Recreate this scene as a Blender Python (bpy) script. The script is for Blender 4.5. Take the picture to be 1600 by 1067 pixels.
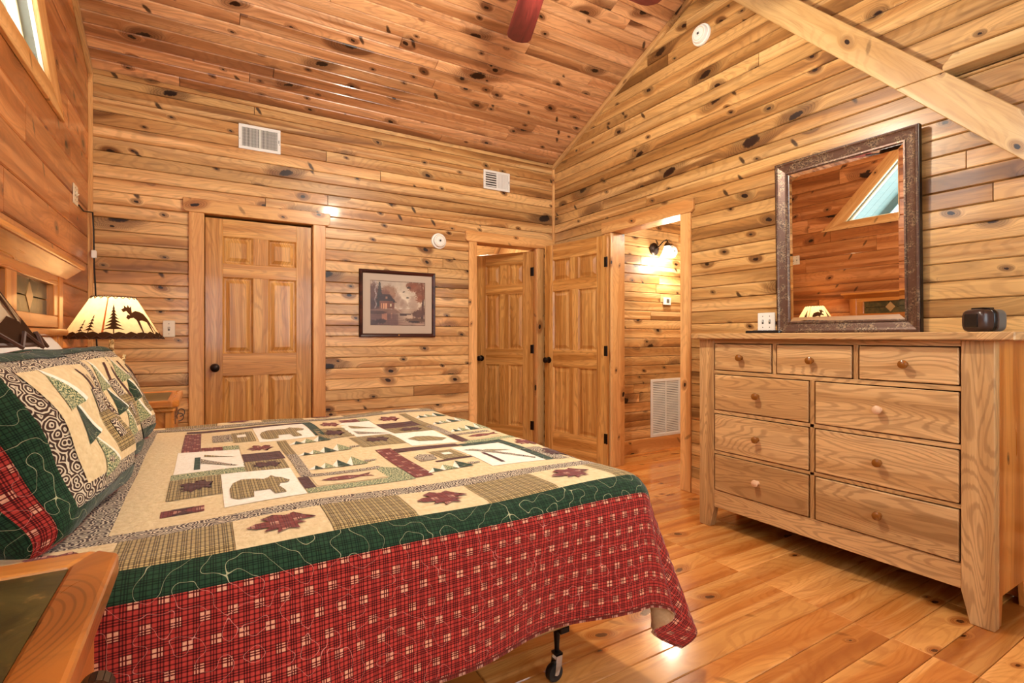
import bpy, bmesh, math, random
from mathutils import Vector, Matrix
from mathutils.geometry import intersect_line_line_2d
R_ = math.radians
scene = bpy.context.scene
for o in list(bpy.data.objects): bpy.data.objects.remove(o)
C = scene.collection
random.seed(7)

# ------------------------------------------------------------------ camera, world, exposure, big lights
RX, DY, LX, NY = 3.078, 4.292, -0.65, -0.75        # right wall, back wall, left wall, near wall (faces of the boards)
WH, SL = 2.90, 0.437                                # eaves height at back wall, ceiling slope
RY = 1.85; RZ = WH + SL*(DY-RY)                     # ridge
cam_d = bpy.data.cameras.new('camera'); cam = bpy.data.objects.new('camera', cam_d); C.objects.link(cam)
cam.location = (0, 0, 1.145); cam.rotation_euler = (R_(90), 0, R_(-31))
cam_d.sensor_width = 36; cam_d.lens = 18.0; cam_d.shift_y = -7.5/1600; cam_d.clip_start = 0.02
scene.camera = cam
w = bpy.data.worlds.new('world'); scene.world = w; w.use_nodes = True
bg = w.node_tree.nodes['Background']; bg.inputs[0].default_value = (0.80, 0.92, 1.0, 1); bg.inputs[1].default_value = 7.0
vs = scene.view_settings
vs.view_transform = 'Standard'; vs.look = 'None'; vs.gamma = 1; vs.use_curve_mapping = False; vs.exposure = 0.30
FAN_W, LAMP_W, SCONCE_W = 120, 24, 20

# ------------------------------------------------------------------ colour and node helpers
def srgb(r, g, b):
    f = lambda c: c/12.92 if c <= .04045 else ((c+.055)/1.055)**2.4
    return (f(r/255), f(g/255), f(b/255), 1)
class NT:
    def __init__(s, name, rough=.5, spec=.5, metal=0):
        s.m = bpy.data.materials.new(name); s.m.use_nodes = True; s.t = s.m.node_tree
        s.b = s.t.nodes['Principled BSDF']
        s.b.inputs['Roughness'].default_value = rough; s.b.inputs['Metallic'].default_value = metal
        s.b.inputs['Specular IOR Level'].default_value = spec
    def put(s, sock, v):
        if isinstance(v, bpy.types.NodeSocket): s.t.links.new(v, sock)
        elif v is not None: sock.default_value = v
    def n(s, typ, ins=None, out=0, **props):
        nd = s.t.nodes.new('ShaderNode'+typ)
        for k, v in props.items(): setattr(nd, k, v)
        for k, v in (ins or {}).items(): s.put(nd.inputs[k], v)
        return nd.outputs[out]
    def math(s, op, a, b=None, c=None, clamp=False):
        nd = s.t.nodes.new('ShaderNodeMath'); nd.operation = op; nd.use_clamp = clamp
        s.put(nd.inputs[0], a); s.put(nd.inputs[1], b); s.put(nd.inputs[2], c)
        return nd.outputs[0]
    def mix(s, f, a, b, blend='MIX'):
        nd = s.t.nodes.new('ShaderNodeMix'); nd.data_type = 'RGBA'; nd.blend_type = blend
        s.put(nd.inputs['Factor'], f); s.put(nd.inputs[6], a); s.put(nd.inputs[7], b)
        return nd.outputs[2]
    def step(s, v, a, b):          # smooth 0..1 as v goes a->b
        return s.n('MapRange', {'Value': v, 'From Min': a, 'From Max': b, 'To Min': 0.0, 'To Max': 1.0}, interpolation_type='SMOOTHSTEP')
    def xyz(s, x, y, z=0.0): return s.n('CombineXYZ', {'X': x, 'Y': y, 'Z': z})
    def sep(s, v):
        nd = s.t.nodes.new('ShaderNodeSeparateXYZ'); s.put(nd.inputs[0], v); return nd.outputs
    def noise(s, vec, scale, detail=2, rough=.5, dist=0, dim='3D'):
        return s.n('TexNoise', {'Vector': vec, 'Scale': scale, 'Detail': detail, 'Roughness': rough, 'Distortion': dist}, noise_dimensions=dim)
    def color(s, v): s.put(s.b.inputs['Base Color'], v); return s
    def bump(s, h, strength=.3, dist=.002):
        s.put(s.b.inputs['Normal'], s.n('Bump', {'Height': h, 'Strength': strength, 'Distance': dist})); return s
MC = {}
def plain(name, col, rough=.5, metal=0, spec=.5):
    if name in MC: return MC[name]
    t = NT(name, rough, spec, metal); t.color(col); MC[name] = t.m; return t.m

def wood(name, axis, light, mid, dark, knots=1.0, rough=.3, fine=26.0, contrast=1.0, var=.30, kscale=5.2, knotcol=(34, 15, 7), streak=1.0, coat=0.0, big=1.0, cath=.18, cf=46.0):
    """long grain along local axis; knots and grain are colour and fine relief only"""
    t = NT(name, rough, .38)
    co = t.n('TexCoord', out=3)
    s = t.sep(co); rnd = t.n('ObjectInfo', out=5)
    a = s[axis]; o1 = s[(axis+1) % 3]; o2 = s[(axis+2) % 3]
    x = t.math('ADD', a, t.math('MULTIPLY', rnd, 57.3))
    y = t.math('ADD', t.math('ADD', o1, o2), t.math('MULTIPLY', rnd, 23.7))
    q = t.xyz(x, y)
    fuzz = t.noise(q, 48, 2, .6, dim='2D')
    ky = t.math('ADD', y, t.math('MULTIPLY', t.math('SUBTRACT', t.noise(q, 3.0, 1, dim='2D'), .5), .05))
    halo = None; kms = []
    def knot_layer(sc, sx, rmin, rmax, thresh, hw, rot):
        vn = t.t.nodes.new('ShaderNodeTexVoronoi'); vn.voronoi_dimensions = '2D'; vn.feature = 'F1'
        t.put(vn.inputs['Vector'], t.xyz(t.math('ADD', t.math('MULTIPLY', x, sx), t.math('MULTIPLY', ky, rot)), ky)); vn.inputs['Scale'].default_value = sc
        d = vn.outputs['Distance']; cs = t.sep(vn.outputs['Color'])
        pres = t.math('GREATER_THAN', cs[0], thresh)
        rad = t.math('MULTIPLY_ADD', t.math('POWER', cs[1], 2.2), rmax-rmin, rmin)
        dn = t.math('ADD', d, t.math('MULTIPLY', t.math('SUBTRACT', fuzz, .5), rmax*.55))
        km = t.math('MULTIPLY', t.math('SUBTRACT', 1.0, t.step(t.math('DIVIDE', dn, rad), .78, 1.10)), pres)
        hl = t.math('MULTIPLY', t.math('SUBTRACT', 1.0, t.step(t.math('DIVIDE', d, rad), .9, hw)), pres)
        return d, km, hl
    if knots > 0:
        d1, k1, h1 = knot_layer(kscale, .62, .030, .085, 1-.60*knots, 4.2, .25)
        d2, k2, h2 = knot_layer(kscale*.42, .55, .035, .080*big, 1-.55*knots, 4.6, -.35)
        km = t.math('MAXIMUM', k1, k2); halo = t.math('MAXIMUM', h1, h2)
    warp = t.math('MULTIPLY', t.noise(t.xyz(t.math('MULTIPLY', x, .9), t.math('MULTIPLY', y, 6)), 1.0, 2, dim='2D'), 4.0)
    gy = t.math('ADD', t.math('MULTIPLY', y, fine), warp)
    if halo: gy = t.math('ADD', gy, t.math('MULTIPLY', halo, 2.4))
    broad = t.noise(t.xyz(t.math('MULTIPLY', x, .40), t.math('MULTIPLY', gy, .30)), 1.0, 2, .5, dim='2D')
    g1 = t.noise(t.xyz(t.math('MULTIPLY', x, .8), gy), 1.0, 3, .6, dim='2D')
    g2 = t.noise(t.xyz(t.math('MULTIPLY', x, 5.0), t.math('MULTIPLY', gy, 4.5)), 1.0, 2, .6, dim='2D')
    col = t.mix(t.step(broad, .36, .60), light, mid)
    col = t.mix(t.math('MULTIPLY', t.step(broad, .58, .74), .60*streak), col, dark)
    sap = t.noise(t.xyz(t.math('MULTIPLY', x, .33), t.math('MULTIPLY_ADD', y, 13.0, 40.0)), 1.0, 1, .5, dim='2D')
    col = t.mix(t.math('MULTIPLY', t.step(sap, .60, .70), .7*streak), col, tuple(min(1, c*k) for c, k in zip(light[:3], (1.16, 1.24, 1.42)))+(1,))
    col = t.mix(t.math('MULTIPLY', t.step(g1, .47, .66), min(1, .22*contrast)), col, dark)
    fig = t.noise(t.xyz(t.math('MULTIPLY', x, 1.25), t.math('MULTIPLY', gy, .26)), 1.0, 1, .4, dim='2D')
    lin = t.math('SINE', t.math('MULTIPLY_ADD', fig, cf*2.2, t.math('MULTIPLY', g2, 2.5)))
    col = t.mix(t.math('MULTIPLY', t.step(lin, .05, .95), cath), col, dark)
    col = t.mix(t.math('MULTIPLY', t.step(g2, .50, .72), min(1, .22*contrast)), col, dark)
    if halo:
        col = t.mix(t.math('MULTIPLY', t.step(halo, .05, .9), .60), col, dark)
        ring = t.math('SINE', t.math('MULTIPLY', t.math('MINIMUM', d1, t.math('MULTIPLY', d2, 1.6)), 190.0))
        col = t.mix(t.math('MULTIPLY', t.math('MULTIPLY', t.step(halo, .25, .7), t.step(ring, .3, .9)), .35), col, srgb(*knotcol))
        col = t.mix(km, col, srgb(*knotcol))
        v2 = t.t.nodes.new('ShaderNodeTexVoronoi'); v2.voronoi_dimensions = '2D'
        t.put(v2.inputs['Vector'], t.xyz(t.math('ADD', t.math('MULTIPLY', x, 1.5), t.math('MULTIPLY', ky, .9)), t.math('MULTIPLY', ky, .7))); v2.inputs['Scale'].default_value = 2.4
        c2 = t.sep(v2.outputs['Color'])
        sl = t.math('MULTIPLY', t.math('SUBTRACT', 1.0, t.step(t.math('ADD', v2.outputs['Distance'], t.math('MULTIPLY', fuzz, .03)), .045, .085)), t.math('GREATER_THAN', c2[0], .62))
        col = t.mix(t.math('MULTIPLY', sl, .9*min(1, knots)), col, srgb(*knotcol))
    br = t.math('MULTIPLY_ADD', t.n('TexWhiteNoise', {'W': t.math('MULTIPLY', rnd, 91.7)}, noise_dimensions='1D'), var*2, 1-var)
    col = t.mix(1.0, col, t.xyz(br, t.math('POWER', br, 1.1), t.math('POWER', br, 1.3)), 'MULTIPLY')
    t.color(col)
    t.bump(g2, .12, .001)
    t.put(t.b.inputs['Roughness'], t.math('MULTIPLY_ADD', g1, .14, rough-.05))
    if coat: t.b.inputs['Coat Weight'].default_value = coat; t.b.inputs['Coat Roughness'].default_value = .10
    MC[name] = t.m
    return t.m

PL, PM, PD = srgb(222, 177, 116), srgb(190, 136, 78), srgb(94, 53, 25)
for i, ax in enumerate('xyz'):
    wood('pine_'+ax, i, PL, PM, PD, 1.0, .36, coat=.16, var=.24)
    wood('trim_'+ax, i, srgb(230, 178, 112), srgb(208, 148, 84), srgb(158, 96, 46), .55, .32, kscale=5.5, var=.10, streak=.5, fine=34, big=.6)
    wood('door_'+ax, i, srgb(224, 170, 96), srgb(196, 136, 66), srgb(128, 76, 28), 0, .30, fine=60, contrast=1.3, var=.08, streak=.35, coat=.25, cath=.30, cf=26.0)
    wood('oak_'+ax, i, srgb(216, 172, 116), srgb(192, 146, 92), srgb(126, 86, 48), 0, .48, fine=34, contrast=1.0, var=.13, streak=.35, cath=.42, cf=52.0)
    wood('honey_'+ax, i, srgb(220, 146, 68), srgb(190, 112, 44), srgb(128, 66, 22), .12, .28, fine=26, contrast=.9, var=.06, streak=.6, coat=.3, cath=.07)
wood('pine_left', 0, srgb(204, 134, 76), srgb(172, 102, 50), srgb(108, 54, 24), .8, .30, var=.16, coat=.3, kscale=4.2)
wood('pine_ceiling', 0, srgb(216, 162, 112), srgb(180, 123, 78), srgb(90, 50, 29), 1.0, .32, coat=.2, var=.22)
wood('pine_right', 0, srgb(206, 160, 98), srgb(172, 122, 66), srgb(84, 50, 24), 1.0, .30, coat=.25, var=.20)
wood('floor_pine', 0, srgb(222, 156, 82), srgb(200, 124, 54), srgb(150, 74, 24), .42, .20, fine=24, var=.16, coat=.6, kscale=5.5, knotcol=(84, 40, 14), big=.6)
wood('beam_pine', 0, srgb(214, 178, 120), srgb(194, 152, 94), srgb(154, 110, 62), .5, .3, kscale=7, var=.04, coat=.3, big=.5)
plain('groove', srgb(52, 27, 15), .7)
plain('white_paint', srgb(232, 230, 222), .4)
plain('cream_paint', srgb(238, 230, 198), .5)
plain('white_plastic', srgb(238, 236, 226), .35)
plain('ivory_plastic', srgb(226, 214, 186), .35)
plain('dark_void', srgb(24, 20, 18), .8)
plain('bronze', srgb(44, 32, 26), .35, .8)
plain('black_metal', srgb(26, 18, 15), .3, .6)
plain('black_rubber', srgb(18, 16, 15), .45)
plain('steel', srgb(190, 170, 150), .25, 1)
plain('iron', srgb(96, 82, 70), .4, .9)
plain('dark_slot', srgb(60, 56, 50), .6)
plain('black_plastic', srgb(22, 22, 24), .22)
plain('grey_plastic', srgb(96, 92, 84), .3)
plain('leather', srgb(74, 42, 26), .55)
plain('brass', srgb(190, 140, 70), .3, .9)

# ------------------------------------------------------------------ mesh helpers
class MB:
    def __init__(s): s.v = []; s.f = []
    def add(s, vs_, fs):
        k = len(s.v); s.v += [tuple(p) for p in vs_]; s.f += [tuple(i+k for i in f) for f in fs]; return s
    def box(s, a, b):
        x0, x1 = sorted((a[0], b[0])); y0, y1 = sorted((a[1], b[1])); z0, z1 = sorted((a[2], b[2]))
        return s.add([(x0, y0, z0), (x1, y0, z0), (x1, y1, z0), (x0, y1, z0), (x0, y0, z1), (x1, y0, z1), (x1, y1, z1), (x0, y1, z1)],
                     [(0, 3, 2, 1), (4, 5, 6, 7), (0, 1, 5, 4), (1, 2, 6, 5), (2, 3, 7, 6), (3, 0, 4, 7)])
    def prism(s, poly, d0, d1, fn):   # fn(u,v,d)->xyz
        n = len(poly)
        return s.add([fn(u, v, d0) for u, v in poly]+[fn(u, v, d1) for u, v in poly],
                     [tuple(range(n))[::-1], tuple(range(n, 2*n))]+[(i, (i+1) % n, n+(i+1) % n, n+i) for i in range(n)])
    def tube(s, pts, rad, k=8, closed=False):
        pts = [Vector(p) for p in pts]; n = len(pts); rings = []
        up = Vector((0, 0, 1)); prev = None
        for i, p in enumerate(pts):
            if closed: d = pts[(i+1) % n]-pts[i-1]
            else: d = pts[min(i+1, n-1)]-pts[max(i-1, 0)]
            d.normalize()
            if prev is None:
                a = d.cross(up) if abs(d.dot(up)) < .95 else d.cross(Vector((1, 0, 0)))
            else: a = prev-d*prev.dot(d)
            a.normalize(); prev = a; b = d.cross(a)
            r = rad[i] if isinstance(rad, (list, tuple)) else rad
            rings.append([p+a*math.cos(2*math.pi*j/k)*r+b*math.sin(2*math.pi*j/k)*r for j in range(k)])
        vv = [q for rg in rings for q in rg]; ff = []
        m = n if closed else n-1
        for i in range(m):
            for j in range(k):
                i2 = (i+1) % n; j2 = (j+1) % k
                ff.append((i*k+j, i*k+j2, i2*k+j2, i2*k+j))
        if not closed: ff += [tuple(range(k))[::-1], tuple((n-1)*k+j for j in range(k))]
        return s.add(vv, ff)
    def lathe(s, prof, k=24, M=None):   # prof [(r,z)]
        M = M or Matrix(); vv = []; ff = []; idx = []
        for r, z in prof:
            if r < 1e-6: idx.append([len(vv)]*k); vv.append(M@Vector((0, 0, z)))
            else:
                idx.append(list(range(len(vv), len(vv)+k)))
                vv += [M@Vector((r*math.cos(2*math.pi*j/k), r*math.sin(2*math.pi*j/k), z)) for j in range(k)]
        for i in range(len(prof)-1):
            for j in range(k):
                q = []
                for w_ in (idx[i][j], idx[i][(j+1) % k], idx[i+1][(j+1) % k], idx[i+1][j]):
                    if w_ not in q: q.append(w_)
                if len(q) > 2: ff.append(tuple(q))
        return s.add(vv, ff)
    def build(s, name, mat, parent=None, bevel=0, smooth=False, M=None, segs=1):
        me = bpy.data.meshes.new(name); me.from_pydata(s.v, [], s.f); me.update()
        bm = bmesh.new(); bm.from_mesh(me)
        bmesh.ops.recalc_face_normals(bm, faces=bm.faces)
        if bevel:
            es = [e for e in bm.edges if len(e.link_faces) == 2 and e.calc_face_angle(0) > .5]
            bmesh.ops.bevel(bm, geom=es, offset=bevel, segments=segs, affect='EDGES', profile=.5, clamp_overlap=True)
        bm.to_mesh(me); bm.free()
        if smooth:
            for p in me.polygons: p.use_smooth = True
            if smooth != 'all': me.set_sharp_from_angle(angle=R_(40))
        return link(name, me, mat, parent, M)
def link(name, me, mat, parent=None, M=None):
    o = bpy.data.objects.new(name, me); C.objects.link(o)
    if mat is not None and len(me.materials) == 0: me.materials.append(MC[mat] if isinstance(mat, str) else mat)
    if parent: o.parent = parent
    if M is not None: o.matrix_basis = M
    return o
def tag(o, label=None, cat=None, group=None, kind=None):
    if label: o['label'] = label
    if cat: o['category'] = cat
    if group: o['group'] = group
    if kind: o['kind'] = kind
    return o
def empty(name, loc, label, cat, rz=0, group=None, kind=None):
    o = bpy.data.objects.new(name, None); C.objects.link(o); o.location = loc; o.rotation_euler = (0, 0, rz); o.empty_display_size = .05
    return tag(o, label, cat, group, kind)
def copy_tree(o, parent=None):
    c = o.copy(); C.objects.link(c)
    if parent: c.parent = parent
    for ch in [k for k in bpy.data.objects if k.parent == o]: copy_tree(ch, c)
    return c
def bx(name, a, b, mat, parent=None, bevel=.002, M=None):
    """box with its origin at the centre, so the wood grain starts from each piece itself"""
    c = (Vector(a)+Vector(b))/2
    m = MB().box(Vector(a)-c, Vector(b)-c)
    return m.build(name, mat, parent, bevel, M=(M or Matrix())@Matrix.Translation(c))

def clip(poly, a, b, c):          # keep a*u+b*v<=c
    out = []
    for i in range(len(poly)):
        p, q = poly[i], poly[(i+1) % len(poly)]
        dp = a*p[0]+b*p[1]-c; dq = a*q[0]+b*q[1]-c
        if dp <= 0: out.append(p)
        if (dp < 0 < dq) or (dq < 0 < dp):
            t = dp/(dp-dq); out.append((p[0]+(q[0]-p[0])*t, p[1]+(q[1]-p[1])*t))
    return out
def area(p): return .5*sum(p[i][0]*p[(i+1) % len(p)][1]-p[(i+1) % len(p)][0]*p[i][1] for i in range(len(p)))
def inset(poly, cu, cv):          # convex ccw; edges along u get cv, others cu
    out = list(poly); n = len(poly)
    for i in range(n):
        p, q = poly[i], poly[(i+1) % n]
        dx, dy = q[0]-p[0], q[1]-p[1]; l = math.hypot(dx, dy)
        if l < 1e-6: continue
        nx, ny = dy/l, -dx/l
        c = cv if abs(ny) > .95 else cu
        out = clip(out, nx, ny, nx*p[0]+ny*p[1]-c)
        if len(out) < 3: return None
    return out
def plank_obj(poly, fr, mat, parent, th=.015, cu=.0012, cv=.0045, ch=.004, name='plank'):
    """poly in wall coords (u,v) ccw; fr=(origin,U,V,N); face lies in the wall plane"""
    cl = []
    for p in poly:
        if not cl or math.hypot(p[0]-cl[-1][0], p[1]-cl[-1][1]) > .002: cl.append(p)
    if len(cl) > 2 and math.hypot(cl[0][0]-cl[-1][0], cl[0][1]-cl[-1][1]) < .002: cl.pop()
    poly = cl
    if len(poly) < 3: return
    if area(poly) < 0: poly = poly[::-1]
    if area(poly) < .0012: return
    top = inset(poly, cu, cv)
    if not top or len(top) < 3: return
    cx = sum(p[0] for p in poly)/len(poly); cy = sum(p[1] for p in poly)/len(poly)
    n = len(poly); mb = MB()
    L = lambda P, d: [(p[0]-cx, p[1]-cy, d) for p in P]
    if len(top) == n:
        # match starting corner
        k = min(range(n), key=lambda k: sum(math.dist(poly[i], top[(i+k) % n]) for i in range(n)))
        top = [top[(i+k) % n] for i in range(n)]
        mb.add(L(poly, -th)+L(poly, -ch)+L(top, 0), [tuple(range(2*n, 3*n))]+[(i, (i+1) % n, n+(i+1) % n, n+i) for i in range(n)]+[(n+i, n+(i+1) % n, 2*n+(i+1) % n, 2*n+i) for i in range(n)])
    else:
        mb.add(L(poly, -th)+L(poly, 0), [tuple(range(n, 2*n))]+[(i, (i+1) % n, n+(i+1) % n, n+i) for i in range(n)])
    o, U, V, N = fr
    p0 = o+U*cx+V*cy
    M = Matrix(((U.x, V.x, N.x, p0.x), (U.y, V.y, N.y, p0.y), (U.z, V.z, N.z, p0.z), (0, 0, 0, 1)))
    me = bpy.data.meshes.new(name); me.from_pydata(mb.v, [], mb.f); me.update()
    return link(name, me, mat, parent, M)
def planks(parent, fr, mat, u0, u1, v0, v1, pitch, openings=(), clips=(), lens=(2.0, 3.8), rng=None, cv=.0048, ch=.0055, gap=.0024):
    v = v0; row = 0
    while v < v1-.004:
        va, vb = v, min(v+pitch, v1)
        iv = [(u0, u1)]
        for (a, b, c, d) in openings:
            if c < vb-.002 and d > va+.002:
                nv = []
                for (p, q) in iv:
                    if b <= p or a >= q: nv.append((p, q))
                    else:
                        if a > p: nv.append((p, a))
                        if b < q: nv.append((b, q))
                iv = nv
        for (p, q) in iv:
            cuts = [p]; x = p+rng.uniform(.25, 2.6)*lens[0]
            while x < q-.25:
                cuts.append(x); x += rng.uniform(*lens)
            cuts.append(q)
            for i in range(len(cuts)-1):
                poly = [(cuts[i]+gap/2, va+gap/2), (cuts[i+1]-gap/2, va+gap/2), (cuts[i+1]-gap/2, vb-gap/2), (cuts[i]+gap/2, vb-gap/2)]
                for cpl in clips: poly = clip(poly, *cpl)
                if len(poly) > 2: plank_obj(poly, fr, mat, parent, cv=cv, ch=ch)
        v += pitch; row += 1
V3 = lambda *a: Vector(a)
TH = .015
PITCH = .0875

# ================================================================== ROOM SHELL
# ---- back wall (boards face -Y)
D1 = (0.0, .735)       # closed door opening in X
D2 = (2.19, 2.86)      # second opening in X
DH = 2.03
def slab_xz(polys, y0, y1):
    mb = MB()
    for p in polys: mb.prism(p, y0, y1, lambda u, v, d: (u, d, v))
    return mb
rect = lambda a, b, c, d: [(a, c), (b, c), (b, d), (a, d)]
wb = slab_xz([rect(LX-.1, D1[0]-.02, 0, WH+.1), rect(D1[0]-.02, D1[1]+.02, DH+.02, WH+.1), rect(D1[1]+.02, D2[0]-.02, 0, WH+.1),
              rect(D2[0]-.02, D2[1]+.02, DH+.02, WH+.1), rect(D2[1]+.02, RX+.1, 0, WH+.1)], DY+TH, DY+.13).build('wall_back', 'groove')
tag(wb, 'knotty pine board wall behind the bed with two doors', 'wall', kind='structure')
rg = random.Random(11)
planks(wb, (V3(0, DY, 0), V3(1, 0, 0), V3(0, 0, 1), V3(0, -1, 0)), 'pine_x', LX, RX, .012, WH, PITCH,
       [(D1[0]-.06, D1[1]+.06, -1, DH+.05), (D2[0]-.06, D2[1]+.06, -1, DH+.05)], rng=rg)
# ---- right wall (boards face -X) with the hall opening; u runs along -Y so boards read left to right
D3 = (2.645, 3.40); DH3 = 2.06
rake = lambda y: WH+SL*(DY-y) if y > RY else RZ-SL*(RY-y)
mb = MB()
for p in ([(NY-.1, 0), (D3[0]-.02, 0), (D3[0]-.02, DH3+.02), (D3[1]+.02, DH3+.02), (D3[1]+.02, 0), (DY+.1, 0), (DY+.1, rake(DY)+.1), (RY, RZ+.1), (NY-.1, rake(NY)+.1)],):
    mb.prism(p, RX+TH, RX+.12, lambda u, v, d: (d, u, v))
wr = mb.build('wall_right', 'groove'); tag(wr, 'knotty pine gable wall behind the dresser and mirror', 'wall', kind='structure')
rg = random.Random(23)
frR = (V3(RX, 0, 0), V3(0, -1, 0), V3(0, 0, 1), V3(-1, 0, 0))     # u=-Y
# diagonal beam line: lower edge z = 2.757+1.05*(Y-1.568), upper edge 0.22 higher
BS = 1.05
bl = lambda y: 2.757+BS*(y-1.568)
# lower boards: below the beam centre line or below the horizontal rail
ZR = 2.44; YR = 1.568+(ZR-2.757)/BS-.06
roofclips = [(-SL, 1, WH+SL*DY)]      # v <= WH+SL*(DY+u) ; u=-Y -> v - SL*u... see below
# v <= WH+SL*(DY-Y) = WH+SL*DY+SL*u  -> -SL*u+v <= WH+SL*DY ; near side v <= RZ-SL*(RY-Y) = RZ-SL*RY-SL*u -> SL*u+v <= RZ-SL*RY
nearclip = (SL, 1, RZ-SL*RY)
# below the beam: z <= bl(Y)+.1 -> v+BS*u <= 2.857-BS*1.568
planks(wr, frR, 'pine_right', -DY, -NY, .012, RZ, PITCH, [(-D3[1]-.06, -D3[0]+.06, -1, DH3+.05)],
       [roofclips[0], nearclip, (BS, 1, 2.857-BS*1.568)], rng=rg)
# between beam and rail on the near side
planks(wr, frR, 'pine_right', -1.35, -NY, 1.0, ZR-.05, PITCH*1.12, [], [(-BS, -1, -(2.859-BS*1.568)), nearclip], rng=rg)
# above beam and rail: wider boards
planks(wr, frR, 'pine_right', -DY, -NY, ZR-.048, RZ, .118, [], [roofclips[0], nearclip, (-BS, -1, -(2.859-BS*1.568))], rng=rg, lens=(2.0, 3.2))
# ---- left wall (boards face +X) with two triangular windows
W1 = [(3.252, 2.366), (2.0, 2.366), (2.0, 3.68)]
W2 = [(.448, 2.366), (1.70, 2.366), (1.70, 3.68)]
mb = MB()
mb.prism([(NY-.1, 0), (DY+.1, 0), (DY+.1, rake(DY)+.06), (RY, RZ+.1), (RY, 2.366), (2.0, 2.366), (2.0, 3.68), (3.252, 2.366), (3.25, 2.360), (NY-.1, 2.360)], LX-TH, LX-.12, lambda u, v, d: (d, u, v))
mb.prism([(NY-.1, 2.361), (.448, 2.366), (1.70, 3.68), (1.70, 2.366), (RY-.001, 2.366), (RY-.001, RZ+.1), (NY-.1, rake(NY)+.1)], LX-TH, LX-.12, lambda u, v, d: (d, u, v))
wl = mb.build('wall_left', 'groove'); tag(wl, 'orange pine board wall behind the headboard', 'wall', kind='structure')
rg = random.Random(5)
frL = (V3(LX, 0, 0), V3(0, 1, 0), V3(0, 0, 1), V3(1, 0, 0))
lc = (SL, 1, WH+SL*DY)
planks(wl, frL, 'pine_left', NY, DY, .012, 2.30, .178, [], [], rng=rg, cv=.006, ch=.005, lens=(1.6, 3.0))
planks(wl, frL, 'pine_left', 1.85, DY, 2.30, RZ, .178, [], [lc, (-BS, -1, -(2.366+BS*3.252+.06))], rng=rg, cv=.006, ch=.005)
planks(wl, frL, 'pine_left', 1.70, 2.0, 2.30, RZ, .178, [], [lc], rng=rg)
# ---- near wall behind the camera, cut for two added fill windows
wn = slab_xz([rect(LX-.1, -.5, 0, 2.9), rect(-.5, .4, 0, .9), rect(-.5, .4, 2.1, 2.9), rect(.4, 1.0, 0, 2.9), rect(1.0, 2.7, 0, 1.0), rect(1.0, 2.7, 2.2, 2.9), rect(2.7, RX+.1, 0, 2.9)], NY, NY-.12).build('wall_near', 'pine_x')
tag(wn, 'pine wall behind the camera with openings for two added fill windows', 'wall', kind='structure')
# ---- ceiling, two slopes; boards run along X
cv_ = V3(0, -1, SL).normalized(); cn = V3(0, -SL, -1).normalized()
SLEN = (DY-RY)*math.sqrt(1+SL*SL)
mb = MB()
mb.add([(LX-.1, DY+.1, WH-SL*.1+TH), (RX+.1, DY+.1, WH-SL*.1+TH), (RX+.1, RY, RZ+TH), (LX-.1, RY, RZ+TH), (LX-.1, DY+.1, WH+.12), (RX+.1, DY+.1, WH+.12), (RX+.1, RY, RZ+.16), (LX-.1, RY, RZ+.16)],
       [(0, 1, 2, 3), (4, 7, 6, 5), (0, 4, 5, 1), (1, 5, 6, 2), (2, 6, 7, 3), (3, 7, 4, 0)])
ce = mb.build('ceiling', 'groove'); tag(ce, 'sloping knotty pine board ceiling', 'ceiling', kind='structure')
planks(ce, (V3(0, DY, WH), V3(1, 0, 0), cv_, cn), 'pine_ceiling', LX, RX, 0, SLEN, PITCH, rng=random.Random(31), lens=(1.8, 3.2))
mb = MB()
mb.add([(LX-.1, RY, RZ), (RX+.1, RY, RZ), (RX+.1, NY-.1, rake(NY-.1)), (LX-.1, NY-.1, rake(NY-.1)), (LX-.1, RY, RZ+.16), (RX+.1, RY, RZ+.16), (RX+.1, NY-.1, rake(NY-.1)+.16), (LX-.1, NY-.1, rake(NY-.1)+.16)],
       [(0, 1, 2, 3), (4, 7, 6, 5), (0, 4, 5, 1), (1, 5, 6, 2), (2, 6, 7, 3), (3, 7, 4, 0)])
tag(mb.build('ceiling_near', 'pine_ceiling'), 'pine ceiling slope over the camera', 'ceiling', kind='structure')
# ---- floor planks along X, ends lined up at X=2.235
fl = MB().box((LX-.1, NY-.1, -.10), (RX+.1, DY+.14, -.016)).build('floor', 'groove')
tag(fl, 'glossy orange pine plank floor', 'floor', kind='structure')
frF = (V3(0, 0, 0), V3(1, 0, 0), V3(0, 1, 0), V3(0, 0, 1))
rg = random.Random(3)
y = NY; FP = .129
while y < DY+.14:
    yb = min(y+FP, DY+.14)
    j = 2.235+rg.uniform(-.008, .008)
    cuts = [LX, rg.uniform(.2, .9), j, RX]
    if rg.random() < .25: cuts.insert(3, 2.75)
    for i in range(len(cuts)-1):
        plank_obj([(cuts[i]+.0012, y+.0012), (cuts[i+1]-.0012, y+.0012), (cuts[i+1]-.0012, yb-.0012), (cuts[i]+.0012, yb-.0012)], frF, 'floor_pine', fl, cu=.0026, cv=.0026, ch=.003)
    y += FP

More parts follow.
